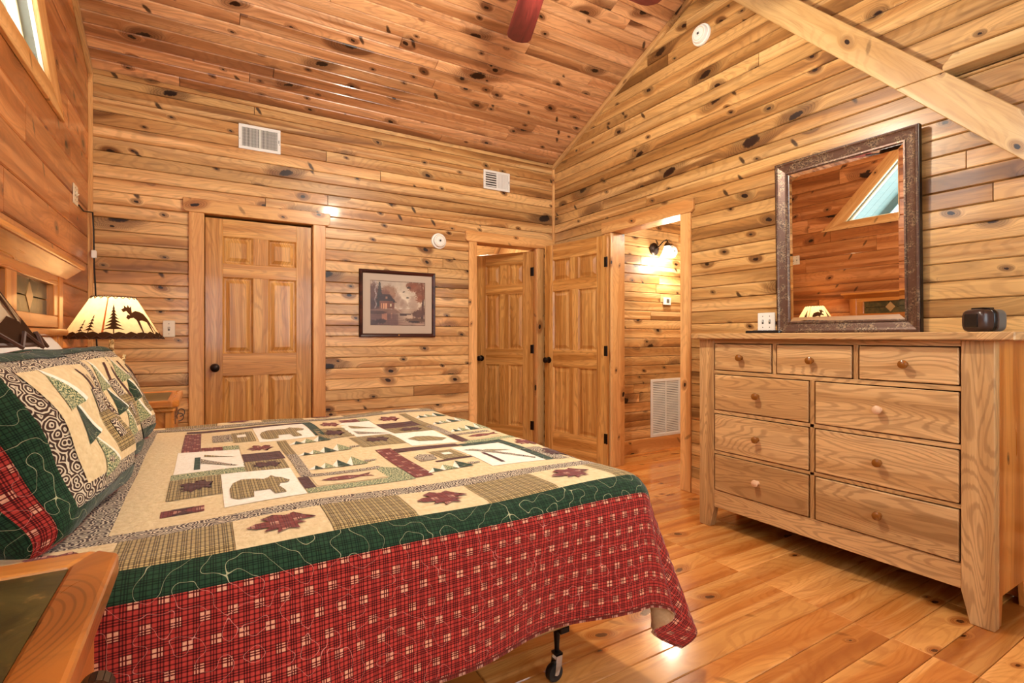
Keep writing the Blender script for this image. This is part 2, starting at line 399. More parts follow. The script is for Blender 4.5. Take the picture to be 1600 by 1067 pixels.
# ================================================================== HALL beyond the right wall
HY = 3.68; HX1 = 4.95; HC = 2.36
hw = slab_xz([rect(RX+.12, HX1, 0, HC+.1)], HY+TH, HY+.1).build('wall_hall', 'groove'); tag(hw, 'brightly lit pine board wall of the hallway', 'wall', kind='structure')
planks(hw, (V3(0, HY, 0), V3(1, 0, 0), V3(0, 0, 1), V3(0, -1, 0)), 'pine_x', RX+.12, HX1, .135, HC, .0905, rng=random.Random(44), lens=(1.5, 2.4))
tag(bx('baseboard_hall', (RX+.12, HY-.012, 0), (HX1, HY+.014, .135), 'trim_x', bevel=.003), 'plain pine baseboard of the hallway wall', 'baseboard', kind='structure')
tag(MB().box((HX1, 1.9, 0), (HX1+.1, HY+.1, HC+.1)).build('wall_hall_end', 'pine_y'), 'end wall of the hallway', 'wall', kind='structure')
tag(MB().box((RX+.12, 1.8, 0), (HX1+.1, 1.9, HC+.1)).build('wall_hall_near', 'pine_x'), 'near wall of the hallway', 'wall', kind='structure')
tag(MB().box((RX+.12, 1.8, HC), (HX1+.1, HY+.1, HC+.1)).build('ceiling_hall', 'pine_x'), 'pine ceiling of the hallway', 'ceiling', kind='structure')
hf = MB().box((RX+.1, 1.8, -.1), (HX1+.1, HY+.1, -.016)).build('floor_hall', 'groove'); tag(hf, 'pine plank floor of the hallway', 'floor', kind='structure')
rg = random.Random(8); y = 1.9
while y < HY:
    yb = min(y+FP, HY)
    plank_obj([(RX, y+.0008), (4.0, y+.0008), (4.0, yb-.0008), (RX, yb-.0008)], frF, 'floor_pine', hf, cu=.0026, cv=.0026, ch=.003)
    plank_obj([(4.001, y+.0008), (HX1, y+.0008), (HX1, yb-.0008), (4.001, yb-.0008)], frF, 'floor_pine', hf, cu=.0026, cv=.0026, ch=.003)
    y += FP
# ================================================================== small room behind door 2
mb = MB().box((1.5, 5.6, 0), (3.2, 5.7, 2.5)).box((1.5, DY+.13, 0), (1.6, 5.6, 2.5)).box((3.1, DY+.13, 0), (3.2, 5.6, 2.5)).box((1.5, DY+.13, 2.4), (3.2, 5.7, 2.5)).box((1.5, DY+.14, -.1), (3.2, 5.7, 0))
tag(mb.build('wall_closet', 'pine_x'), 'pine walls of the small room behind the half open door', 'wall', kind='structure')
cl = empty('fill_lamp', (2.5, 4.95, 2.4), 'added unseen flush lamp lighting the room behind the half open door', 'lamp')  # out-of-view lamp, added to brighten the room behind the door
MB().lathe([(0, 0), (.11, 0), (.11, -.02), (0, -.02)], 24).build('base', 'bronze', cl, smooth=True)
closet_fill_lamp = cl
# backing behind closed door 1
tag(MB().box((-.2, DY+.13, -.05), (.95, DY+.16, 2.3)).build('wall_closet_back', 'dark_void'), 'dark space behind the closed door', 'wall', kind='structure')

# ================================================================== TRIM
def casing(name, label, fr, a, b, h, wd=.095, hd=.098, over=.035, mats=('trim_x', 'trim_z'), jamb=.14, th=.02, left=True, right=True, hl=None, hr=None):
    """door casing on a wall frame: two legs, a head with clipped ears and the jamb lining"""
    o, U, V, N = fr
    root = empty(name, o+U*((a+b)/2), label, 'door casing', kind='structure')
    root.location = (0, 0, 0)
    def piece(nm, poly, d0, d1, mat, vert):
        cx = sum(p[0] for p in poly)/len(poly); cy = sum(p[1] for p in poly)/len(poly)
        p0 = o+U*cx+V*cy
        if vert: M = Matrix(((V.x, -U.x, N.x, p0.x), (V.y, -U.y, N.y, p0.y), (V.z, -U.z, N.z, p0.z), (0, 0, 0, 1))); fn = lambda u, v, d: (v-cy, -(u-cx), d)
        else: M = Matrix(((U.x, V.x, N.x, p0.x), (U.y, V.y, N.y, p0.y), (U.z, V.z, N.z, p0.z), (0, 0, 0, 1))); fn = lambda u, v, d: (u-cx, v-cy, d)
        return MB().prism(poly, d0, d1, fn).build(nm, 'trim_x', root, .003, M=M)
    if left: piece('casing_leg', rect(a-wd, a-.003, 0, h), 0, th, 'trim', True)
    if right: piece('casing_leg', rect(b+.003, b+wd, 0, h), 0, th, 'trim', True)
    l = a-wd-over if hl is None else hl; r = b+wd+over if hr is None else hr
    c = .018
    piece('casing_head', [(l+c, h), (r-c, h), (r, h+c), (r, h+hd-c), (r, h+hd), (l, h+hd), (l, h+c)], 0, th+.006, 'trim', False)
    piece('jamb', rect(a-.018, a, 0, h), -jamb, .004, 'trim', True)
    piece('jamb', rect(b, b+.018, 0, h), -jamb, .004, 'trim', True)
    piece('jamb', rect(a, b, h-.0, h+.018), -jamb, .002, 'trim', False)
    return root
frB = (V3(0, DY, 0), V3(1, 0, 0), V3(0, 0, 1), V3(0, -1, 0))
casing('trim_1', 'light pine casing round the closed six panel door', frB, D1[0], D1[1], DH)
casing('trim_2', 'light pine casing round the half open door', frB, D2[0], D2[1], DH, hr=RX-.002, wd=.085)
casing('trim_3', 'light pine casing round the hallway opening', frR, -D3[1], -D3[0], DH3, hd=.10, over=.03)
# stop moulding of the closed door
for nm, a, b in (('x', (D1[0], DY+.02, DH-.012), (D1[1], DY+.045, DH)),):
    pass
def strip(name, label, a, b, wd, mat='trim_x', th=.02, up=Vector((0, 0, 1))):
    a, b = Vector(a), Vector(b); d = b-a; L = d.length; d.normalize(); s = up.cross(d); s.normalize(); u2 = d.cross(s)
    c = (a+b)/2
    M = Matrix(((d.x, s.x, u2.x, c.x), (d.y, s.y, u2.y, c.y), (d.z, s.z, u2.z, c.z), (0, 0, 0, 1)))
    return tag(MB().box((-L/2, -wd/2, -th/2), (L/2, wd/2, th/2)).build(name, mat, bevel=.002, M=M), label, 'trim', kind='structure')
strip('trim_4', 'thin pine corner strip between back wall and right wall', (RX-.01, DY-.01, 0), (RX-.01, DY-.01, WH-.02), .022, up=Vector((0, 1, 0)))
strip('trim_5', 'pine corner strip between left wall and back wall', (LX+.012, DY-.012, 0), (LX+.012, DY-.012, WH-.02), .026, up=Vector((0, 1, 0)))
strip('trim_6', 'pine strip along the sloping ceiling edge of the right wall', (RX-.012, DY, WH-.03), (RX-.012, RY, RZ-.03), .024, mat='pine_x', th=.045, up=Vector((0, SL, 1)))
strip('trim_7', 'pine strip along the sloping ceiling edge of the left wall', (LX+.012, DY, WH-.03), (LX+.012, RY, RZ-.03), .024, mat='pine_x', th=.045, up=Vector((0, SL, 1)))
strip('trim_8', 'pine strip where the back wall meets the ceiling', (LX, DY-.008, WH-.016), (RX, DY-.008, WH-.016), .016, mat='pine_x', th=.03)
tag(bx('baseboard_back', (D1[1]+.1, DY-.014, 0), (D2[0]-.09, DY, .11), 'trim_x', bevel=.003), 'pine baseboard of the back wall', 'baseboard', kind='structure')
tag(bx('baseboard_right', (RX-.014, NY, 0), (RX, D3[0]-.1, .11), 'trim_y', bevel=.003), 'pine baseboard below the right wall', 'baseboard', kind='structure')
# diagonal beam and rail on the right wall
BT = .085
def beam_piece(name, label, poly):
    cy = sum(p[0] for p in poly)/len(poly); cz = sum(p[1] for p in poly)/len(poly)
    ang = math.atan(BS) if name.startswith('trim_9') or name.startswith('trim_10') else 0
    ca, sa = math.cos(ang), math.sin(ang)
    # local x along (0,-ca,-sa), local y along (0,-sa,ca)... rotated frame, local z out of the wall (-X)
    X = V3(0, -ca, -sa); Y = V3(0, -sa, ca); Z = X.cross(Y)
    M = Matrix(((X.x, Y.x, Z.x, RX), (X.y, Y.y, Z.y, cy), (X.z, Y.z, Z.z, cz), (0, 0, 0, 1)))
    sg = -1 if Z.x > 0 else 1
    def fn(u, v, d):
        p = V3(0, u-cy, v-cz); return (p.dot(X), p.dot(Y), sg*d)
    return tag(MB().prism(poly, .0, BT, fn).build(name, 'beam_pine', bevel=.003, M=M), label, 'beam', kind='structure')
BW = .215
yj1 = 1.222; zj = bl(yj1)            # joint, cut level
yj2 = yj1-BW/BS
ytop = 2.46
beam_piece('trim_9', 'diagonal pine beam running up to the ceiling', [(yj1, zj+.002), (ytop, bl(ytop)), (ytop-.0, bl(ytop)+.03), (2.35, rake(2.35)-.03), (2.28, bl(2.28)+BW), (yj2, zj+.002)])
beam_piece('trim_10', 'lower glossy end of the diagonal pine beam', [(yj1, zj), (yj2, zj), (.1, bl(.1)+BW), (.1, bl(.1))])
beam_piece('trim_11', 'level pine rail meeting the diagonal beam', [(yj2+.012, zj+.004), (yj2+.012, zj+.03), (yj2-.03, zj+.075), (NY, zj+.075), (NY, zj+.004)])

# ================================================================== WINDOWS
def tri_window(name, label, P, far):
    root = empty(name, (0, 0, 0), label, 'window', kind='structure')
    a, b, c = [Vector((0, p[0], p[1])) for p in P]     # acute corner, foot, top
    dirn = 1 if far else -1
    def board(nm, poly, d0, d1, mat, ang):
        cy = sum(p[0] for p in poly)/len(poly); cz = sum(p[1] for p in poly)/len(poly)
        ca, sa = math.cos(ang), math.sin(ang)
        X = V3(0, ca, sa); Y = V3(0, -sa, ca); Z = X.cross(Y)
        M = Matrix(((X.x, Y.x, Z.x, LX), (X.y, Y.y, Z.y, cy), (X.z, Y.z, Z.z, cz), (0, 0, 0, 1)))
        fn = lambda u, v, d: (V3(0, u-cy, v-cz).dot(X), V3(0, u-cy, v-cz).dot(Y), d)
        return MB().prism(poly, d0, d1, fn).build(nm, mat, root, .002, M=M)
    yc, zc = P[0]; yb = P[1][0]; zt = P[2][1]; s = dirn; k = .125
    # wide flat casing inside: sill board, rake board, upright
    board('casing', [(yb, zc), (yc, zc), (yc+s*.30, zc-.085), (yb, zc-.10)], 0, .018, 'trim_x', 0)
    kk = .16
    board('casing', [(yc, zc+.001), (yc+s*.29, zc-.083), (yc+s*.15, zc+.045), (yb, zt+kk), (yb, zt)], 0, .02, 'trim_x', -s*math.atan(BS))
    board('casing', [(yb, zc-.1), (yb, zt+kk), (yb-s*.08, zt+kk), (yb-s*.08, zc-.1)], 0, .02, 'trim_x', R_(90))
    # white-ish sash
    e = .016
    inn = [(yc-s*e*2.4, zc+e), (yb+s*e, zc+e), (yb+s*e, zt-e*2.5)]
    for i in range(3):
        p, q = P[i], P[(i+1) % 3]; p2, q2 = inn[i], inn[(i+1) % 3]
        mb = MB().prism([p, q, q2, p2], -.05, -.085, lambda u, v, d: (LX+d, u, v)); mb.build('sash', 'cream_paint', root, .002)
    for i in range(3):   # reveal
        p, q = P[i], P[(i+1) % 3]
        n = Vector((q[1]-p[1], -(q[0]-p[0]))).normalized()*.012*s
        mb = MB().prism([p, q, (q[0]+n.x*-1, q[1]+n.y*-1), (p[0]-n.x, p[1]-n.y)], -.0, -.12, lambda u, v, d: (LX+d, u, v)); mb.build('reveal', 'cream_paint', root)
    MB().prism(inn, -.066, -.070, lambda u, v, d: (LX+d, u, v)).build('pane', glass, root)
g_ = NT('window_glass', .02); g_.b.inputs['Transmission Weight'].default_value = 0
tr = g_.t.nodes.new('ShaderNodeBsdfTransparent'); gl = g_.t.nodes.new('ShaderNodeBsdfGlossy'); gl.inputs['Roughness'].default_value = .03
mx = g_.t.nodes.new('ShaderNodeMixShader'); mx.inputs[0].default_value = .08
g_.t.links.new(tr.outputs[0], mx.inputs[1]); g_.t.links.new(gl.outputs[0], mx.inputs[2]); g_.t.links.new(mx.outputs[0], g_.t.nodes['Material Output'].inputs[0])
glass = g_.m; MC['glass'] = glass
tri_window('window_1', 'triangular gable window high on the left wall', W1, True)
tri_window('window_2', 'second triangular gable window near the camera', W2, False)
nw = empty('fill_window_3', (0, 0, 0), 'added fill window behind the camera', 'window', kind='structure')  # unseen window, added so daylight fills the near side of the bed
for a, b in (((-.5, NY-.08, .9), (.4, NY-.04, .95)), ((-.5, NY-.08, 2.05), (.4, NY-.04, 2.1)), ((-.5, NY-.08, .95), (-.45, NY-.04, 2.05)), ((.35, NY-.08, .95), (.4, NY-.04, 2.05)), ((-.45, NY-.08, 1.48), (.35, NY-.04, 1.52))):
    bx('window_frame', a, b, 'white_paint', nw)
for a, b in ((.95, 1.48), (1.52, 2.05)): MB().box((-.45, NY-.062, a), (.35, NY-.058, b)).build('pane', glass, nw)
nw = empty('fill_window_4', (0, 0, 0), 'wide added fill window behind the camera', 'window', kind='structure')  # second unseen window, added as broad frontal fill
for a, b in (((1.0, NY-.08, 1.0), (2.7, NY-.04, 1.05)), ((1.0, NY-.08, 2.15), (2.7, NY-.04, 2.2)), ((1.0, NY-.08, 1.05), (1.05, NY-.04, 2.15)), ((2.65, NY-.08, 1.05), (2.7, NY-.04, 2.15)), ((1.83, NY-.08, 1.05), (1.87, NY-.04, 2.15))):
    bx('window_frame', a, b, 'white_paint', nw)
for a, b in ((1.05, 1.83), (1.87, 2.65)): MB().box((a, NY-.062, 1.05), (b, NY-.058, 2.15)).build('pane', glass, nw)
# eaves outside the gable windows
so = empty('roof_eaves', (0, 0, 0), 'pale boarded roof overhang outside the triangular window', 'roof')
sof = lambda y: 2.366+BS*(3.252-y)+.20
plain('soffit_paint', srgb(98, 122, 114), .6)
for i in range(5):
    x0 = LX-.14-i*.16
    MB().prism([(4.6, sof(4.6)), (1.95, sof(1.95)), (1.95, sof(1.95)+.04), (4.6, sof(4.6)+.04)], x0, x0-.156, lambda u, v, d: (d, u, v)).build('soffit_board', 'soffit_paint', so)
MB().prism([(4.6, sof(4.6)-.12), (1.95, sof(1.95)-.12), (1.95, sof(1.95)+.04), (4.6, sof(4.6)+.04)], LX-.95, LX-.98, lambda u, v, d: (d, u, v)).build('fascia', 'soffit_paint', so)

# ================================================================== DOORS
def make_door(name, label, W, H, hinge, ang, knob_side=1, hinges=True, t=.035):
    """leaf hinged at local origin, running along +x, face normals +-y"""
    root = empty(name, hinge, label, 'door', ang, kind='structure')
    s = .112; zs = [0, .235, .855, 1.02, 1.585, 1.685, 1.885, H]      # rail bottoms/tops from the floor
    mw = .105; mc = W/2
    bx('stile', (0, -t/2, .008), (s, t/2, H), 'door_z', root); bx('stile', (W-s, -t/2, .008), (W, t/2, H), 'door_z', root)
    for a, b in ((.008, zs[1]), (zs[2], zs[3]), (zs[4], zs[5]), (zs[6], H)):
        bx('rail', (s, -t/2+.0005, a), (W-s, t/2-.0005, b), 'door_x', root, .0015)
    for a, b in ((zs[1], zs[2]), (zs[3], zs[4]), (zs[5], zs[6])):
        bx('mullion', (mc-mw/2, -t/2+.001, a), (mc+mw/2, t/2-.001, b), 'door_z', root, .0015)
        for x0, x1 in ((s, mc-mw/2), (mc+mw/2, W-s)):
            # raised panel: thin border, bevel, raised field on both faces
            cx, cz = (x0+x1)/2, (a+b)/2; hx, hz = (x1-x0)/2, (b-a)/2
            mb = MB()
            for sg in (-1, 1):
                R0 = [(-hx, -hz), (hx, -hz), (hx, hz), (-hx, hz)]
                ring = lambda e, y: [(p[0]-math.copysign(e, p[0]), sg*y, p[1]-math.copysign(e, p[1])) for p in R0]
                v = ring(0, t/2-.002)+ring(.012, t/2-.0145)+ring(.019, t/2-.0145)+ring(.045, t/2-.003)
                f = [(12, 13, 14, 15)]
                for r_ in range(3):
                    for i in range(4): f.append((r_*4+i, r_*4+(i+1) % 4, r_*4+4+(i+1) % 4, r_*4+4+i))
                mb.add(v, f)
            mb.build('panel', 'door_z', root, M=Matrix.Translation((cx, 0, cz)))
    for sg in (-1, 1):
        Mk = Matrix.Translation((W-.062, sg*t/2, .918)) @ Matrix.Rotation(R_(-90*sg), 4, 'X')
        k = MB().lathe([(0, 0), (.031, 0), (.031, .005), (.014, .010), (.012, .028), (.024, .038), (.029, .050), (.027, .060), (.016, .068), (0, .070)], 20, Mk).build('knob', 'bronze', root, smooth=True)
    if hinges:
        for z in (.25, 1.02, 1.80):
            mb = MB().lathe([(0, z-.045), (.007, z-.045), (.007, z+.045), (0, z+.045)], 10, Matrix.Translation((-.004, knob_side*t/2+knob_side*.003, 0)))
            mb.box((-.004, knob_side*t/2-.001, z-.044), (.028, knob_side*t/2+.0025, z+.044))
            mb.build('hinge', 'black_metal', root)
    return root
make_door('door_1', 'closed six panel pine door with a dark round knob', D1[1]-D1[0]-.008, 2.012, (D1[1]-.004, DY+.045, 0), math.pi, hinges=False)
make_door('door_2', 'six panel pine door standing half open in the back wall', .655, 2.005, (D2[1]-.008, DY+.03, 0), R_(180-57), knob_side=1)
make_door('door_3', 'six panel pine door swung open beside the hallway opening', .765, 2.035, (RX-.045, D3[1]+.015, 0), R_(90+10.5), knob_side=1)

# ================================================================== CEILING FAN
def point(name, loc, power, col, rad, parent=None):
    l = bpy.data.lights.new(name, 'POINT'); l.energy = power; l.color = col; l.shadow_soft_size = rad
    o = bpy.data.objects.new(name, l); C.objects.link(o); o.location = loc
    if parent: o.parent = parent
    return o
wood('fan_wood', 0, srgb(82, 28, 24), srgb(46, 13, 12), srgb(26, 7, 7), 0, .3, fine=30, contrast=1.6, var=.05)
FX, FY, FZ = 1.35, 1.95, 2.905
fan = empty('ceiling_fan', (FX, FY, FZ), 'reddish brown wooden ceiling fan hanging from the ridge', 'fan')
zc = rake(FY)-FZ
MB().lathe([(0, zc+.02), (.07, zc+.02), (.065, zc-.05), (.02, zc-.09), (0, zc-.09)], 24).build('canopy', 'bronze', fan, smooth=True)
MB().lathe([(0, zc-.05), (.013, zc-.05), (.013, .08), (0, .08)], 12).build('downrod', 'bronze', fan, smooth=True)
MB().lathe([(0, .10), (.05, .10), (.10, .07), (.115, .03), (.115, -.03), (.09, -.06), (.05, -.075), (0, -.075)], 32).build('motor_housing', 'bronze', fan, smooth=True)
bl_pts = [(.17, -.055), (.24, -.062), (.50, -.070), (.645, -.072), (.675, -.06), (.695, -.03), (.70, 0), (.695, .03), (.675, .06), (.645, .072), (.50, .070), (.24, .062), (.17, .055)]
for i in range(5):
    Mb = Matrix.Rotation(R_(69+72*i), 4, 'Z') @ Matrix.Rotation(R_(10), 4, 'X')
    MB().prism(bl_pts, -.004, .004, lambda u, v, d: (u, v, d)).build('blade', 'fan_wood', fan, .0015, M=Mb)
    MB().box((.09, -.02, -.012), (.21, .02, -.005)).build('blade_iron', 'bronze', fan, .002, M=Mb)
t = NT('lit_glass', .3); t.color(srgb(255, 240, 215)); t.b.inputs['Emission Color'].default_value = (1, .82, .58, 1); t.b.inputs['Emission Strength'].default_value = 12; MC['lit_glass'] = t.m
MB().lathe([(0, -.165), (.05, -.16), (.085, -.14), (.10, -.11), (.095, -.085), (.06, -.075), (0, -.075)], 28).build('glass_bowl', 'lit_glass', fan, smooth=True)
point('fan_light', (0, 0, -.20), FAN_W, (1.0, .90, .75), .07, fan)

MB().lathe([(.10, -.02), (.09, -.05), (.05, -.075), (0, -.08)], 24).build('glass_dome', 'lit_glass', closet_fill_lamp, smooth=True)
hl = empty('fill_lamp', (4.0, 2.55, HC), 'added unseen flush lamp brightening the hallway', 'lamp')  # lamp added out of view to lift the lower hall
MB().lathe([(0, 0), (.11, 0), (.11, -.02), (0, -.02)], 24).build('base', 'bronze', hl, smooth=True)
MB().lathe([(.10, -.02), (.09, -.05), (.05, -.075), (0, -.08)], 24).build('glass_dome', 'lit_glass', hl, smooth=True)
point('hall_fill_light', (0, 0, -.12), 26, (1, .88, .70), .05, hl)
point('closet_fill_light', (0, 0, -.12), 14, (1, .85, .66), .05, closet_fill_lamp)

# ================================================================== DRESSER
DX0, DX1, DYa, DYb, DT = 2.618, 3.058, .735, 2.112, 1.164
dr = empty('dresser', (DX0, (DYa+DYb)/2, 0), 'light oak nine drawer dresser under the framed mirror', 'dresser')
dm = Matrix.Translation((-DX0, -(DYa+DYb)/2, 0))
def dbx(nm, a, b, mat, par=dr, bevel=.003): return bx(nm, a, b, mat, par, bevel, dm if par is dr else None)
PW = .104
dbx('top', (DX0-.045, DYa-.052, DT-.033), (DX1+.005, DYb-.02, DT), 'oak_y', bevel=.005)
dbx('breadboard_end', (DX0-.046, DYa-.070, DT-.0335), (DX1+.006, DYa+.045, DT+.0005), 'oak_x', bevel=.005)
dbx('breadboard_end', (DX0-.046, DYb-.03, DT-.0335), (DX1+.006, DYb+.03, DT+.0005), 'oak_x', bevel=.005)
def post(y0, y1, inner):     # tapered foot on the inner side
    zt = DT-.034; tp = .028
    if inner > 0: poly = [(y0, 0), (y1-tp, 0), (y1, .125), (y1, zt), (y0, zt)]
    else: poly = [(y0+tp, 0), (y1, 0), (y1, zt), (y0, zt), (y0, .125)]
    cy = (y0+y1)/2
    MB().prism(poly, 0, .05, lambda u, v, d: (d, u-cy, v)).build('front_post', 'oak_z', dr, .003, M=dm@Matrix.Translation((DX0, cy, 0)))
post(DYa, DYa+PW, 1); post(DYb-PW, DYb, -1)
A, B = DYa+PW, DYb-PW
for y0 in (DYa+.004, DYb-.024):   # side panels with arched foot; darker wood than the oak paints in their shade
    poly = [(DX0+.05, 0), (DX0+.085, 0), (DX0+.10, .115), (DX1-.10, .115), (DX1-.08, 0), (DX1, 0), (DX1, DT-.034), (DX0+.05, DT-.034)]
    MB().prism(poly, y0, y0+.02, lambda u, v, d: (u-DX0, d-(DYa+DYb)/2, v)).build('side_panel', 'honey_z', dr, .002)
dbx('carcass', (DX0+.03, DYa+.03, .14), (DX1-.01, DYb-.03, DT-.035), 'groove', bevel=0)
rows = [(1.103, .947), (.921, .710), (.685, .468), (.445, .231)]
dbx('apron', (DX0+.004, A, .127), (DX0+.03, B, .222), 'oak_y', bevel=.002)
for z0, z1 in ((1.106, DT-.034), (.924, .944), (.688, .707), (.448, .465), (.222, .228)):
    dbx('rail', (DX0+.004, A, z0), (DX0+.03, B, z1), 'oak_y', bevel=.0015)
for y in (1.431,): dbx('divider', (DX0+.004, y-.011, .228), (DX0+.03, y+.011, .924), 'oak_z', bevel=.0015)
for y in (1.23, 1.631): dbx('divider', (DX0+.0045, y-.010, .944), (DX0+.03, y+.010, 1.106), 'oak_z', bevel=.0015)
def knob(par, x, y, z, mat):
    MB().lathe([(0, 0), (.013, 0), (.0105, .004), (.009, .010), (.015, .016), (.0195, .025), (.018, .033), (.010, .038), (0, .039)], 16, Matrix.Translation((x, y, z))@Matrix.Rotation(R_(-90), 4, 'Y')).build('knob', mat, par, smooth=True)
plain('knob_wood', srgb(134, 80, 28), .2); plain('knob_pale', srgb(222, 178, 138), .35)
cols3 = [(B-.004, 1.645), (1.617, 1.244), (1.216, A+.004)]; cols2 = [(B-.004, 1.446), (1.416, A+.004)]
for ri, (zt, zb) in enumerate(rows):
    for ci, (ya, yb) in enumerate(cols3 if ri == 0 else cols2):
        cy, cz = (ya+yb)/2, (zt+zb)/2
        d = bx('drawer', (-.001, -(ya-yb)/2+.003, -(zt-zb)/2+.002), (.018, (ya-yb)/2-.003, (zt-zb)/2-.002), 'oak_y', dr, .003, M=dm@Matrix.Translation((DX0, cy, cz)))
        pale = (ri, ci) in ((1, 1), (3, 0))
        knob(d, -.0085, 0, 0, 'knob_pale' if pale else 'knob_wood')
        d['label'] = 'drawer with a '+('pale' if pale else 'brown')+' round wooden knob'
# ================================================================== MIRROR (hung, top leaning forward)
mt = NT('mirror_glass', 0.0, metal=1); mt.color((.86, .84, .82, 1)); MC['mirror_glass'] = mt.m
t = NT('mirror_frame', .38, metal=.35)
co = t.n('TexCoord', out=3); nz = t.noise(co, 22, 4, .65); nf = t.noise(co, 140, 2)
t.color(t.mix(t.step(nz, .42, .62), srgb(96, 66, 50), t.mix(t.step(nf, .4, .6), srgb(150, 124, 94), srgb(66, 46, 36)))); t.bump(nf, .3, .001); MC['mirror_frame'] = t.m
MY0, MY1, MZ0, MZ1 = 1.13, 1.872, DT+.001, 2.198
mw, mh = MY1-MY0, (MZ1-MZ0)
tilt = R_(1.4)
# local x = -Y (left to right as seen), local y = up, local z = out of wall
X = V3(0, -1, 0); Z = V3(-math.cos(tilt), 0, -math.sin(tilt)); Y = Z.cross(X)
p0 = V3(RX-.008, (MY0+MY1)/2, MZ0)
MM = Matrix(((X.x, Y.x, Z.x, p0.x), (X.y, Y.y, Z.y, p0.y), (X.z, Y.z, Z.z, p0.z), (0, 0, 0, 1)))
mir = empty('mirror', (0, 0, 0), 'tall mirror in a dark bronze wooden frame above the dresser', 'mirror'); mir.matrix_world = MM
prof = [(0, 0), (0, .026), (.004, .034), (.012, .036), (.018, .030), (.028, .027), (.046, .023), (.058, .020), (.060, .026), (.068, .026), (.072, .016), (.074, 0)]
cor = [(-mw/2, 0), (mw/2, 0), (mw/2, mh), (-mw/2, mh)]
ind = [(1, 1), (-1, 1), (-1, -1), (1, -1)]
for i in range(4):
    j = (i+1) % 4; mb = MB(); n = len(prof)
    a = [(cor[i][0]+ind[i][0]*d, cor[i][1]+ind[i][1]*d, h) for d, h in prof]
    b = [(cor[j][0]+ind[j][0]*d, cor[j][1]+ind[j][1]*d, h) for d, h in prof]
    mb.add(a+b, [(k, k+1, n+k+1, n+k) for k in range(n-1)]+[tuple(range(n)), tuple(range(n, 2*n))])
    mb.build('frame_side', 'mirror_frame', mir)
for i in range(4):   # thin black outer edge
    j = (i+1) % 4
    e = .004
    a, b = cor[i], cor[j]
    nx, ny = (b[1]-a[1]), -(b[0]-a[0]); l = math.hypot(nx, ny); nx, ny = nx/l*e, ny/l*e
    MB().prism([(a[0]+nx*.2, a[1]+ny*.2+ (.004 if i==0 else 0)), (b[0]+nx*.2, b[1]+ny*.2+(.004 if i==0 else 0)), (b[0]-nx, b[1]-ny), (a[0]-nx, a[1]-ny)], .0, .030, lambda u, v, d: (u, v, d)).build('frame_edge', 'black_metal', mir)
gi = .070; bv = .026
R0 = [(-mw/2+gi, gi), (mw/2-gi, gi), (mw/2-gi, mh-gi), (-mw/2+gi, mh-gi)]
R1 = [(p[0]+ind[i][0]*bv, p[1]+ind[i][1]*bv) for i, p in enumerate(R0)]
MB().add([(x, y, .015) for x, y in R1], [(0, 1, 2, 3)]).build('glass', 'mirror_glass', mir)
for i in range(4):
    j = (i+1) % 4
    MB().add([R0[i]+(.0125,), R0[j]+(.0125,), R1[j]+(.015,), R1[i]+(.015,)], [(0, 1, 2, 3)]).build('glass_bevel', 'mirror_glass', mir)
MB().add([(-mw/2+.01, .01, .002), (mw/2-.01, .01, .002), (mw/2-.01, mh-.01, .002), (-mw/2+.01, mh-.01, .002)], [(0, 1, 2, 3)]).build('backing', 'dark_void', mir)

# ================================================================== things on the dresser
ck = empty('alarm_clock', (2.88, .845, DT), 'small rounded dark clock radio on the dresser end', 'clock', R_(-30))
def rbody(x0, x1, wy, h, n=20, m=10):
    """rounded block lofted along local x"""
    v = []; f = []
    for i in range(m+1):
        u = i/m; x = x0+(x1-x0)*u
        for j in range(n):
            a = 2*math.pi*j/n
            cy = math.copysign(abs(math.cos(a))**.55, math.cos(a))*wy/2; cz = math.copysign(abs(math.sin(a))**.55, math.sin(a))*h/2
            e = max(.45, 1-abs(2*u-1)**8)**.30
            v.append((x, cy*e, h/2+cz*e))
    for i in range(m):
        for j in range(n): f.append((i*n+j, i*n+(j+1) % n, (i+1)*n+(j+1) % n, (i+1)*n+j))
    f += [tuple(range(n))[::-1], tuple(m*n+j for j in range(n))]
    return v, f
v, f = rbody(-.055, .03, .112, .100); t = NT('clock_front', .3); t.color(srgb(60, 40, 32)); MC['clock_front'] = t.m
MB().add(v, f).build('body', 'clock_front', ck, smooth='all')
v, f = rbody(-.012, .010, .116, .103); MB().add(v, f).build('band', 'black_plastic', ck, smooth='all')
v, f = rbody(.0, .055, .110, .099); MB().add(v, f).build('back_shell', 'grey_plastic', ck, smooth='all')
MB().box((-.058, -.034, .02), (-.048, .034, .080)).build('display', 'black_plastic', ck, .004)
MB().box((-.03, -.03, .098), (.02, .03, .106)).build('button_bar', 'black_plastic', ck, .003)
rc = empty('remote_control', (2.79, 1.80, DT), 'flat black remote control beside the mirror', 'remote', R_(100))
MB().prism([(-.095, -.022), (.095, -.026), (.10, 0), (.095, .026), (-.095, .022), (-.10, 0)], 0, .016, lambda u, v, d: (u, v, d)).build('body', 'black_plastic', rc, .004)
for i in range(5):
    for j in (-1, 0, 1): MB().box((-.07+i*.028, j*.013-.004, .016), (-.058+i*.028, j*.013+.004, .018)).build('button', 'dark_slot', rc)

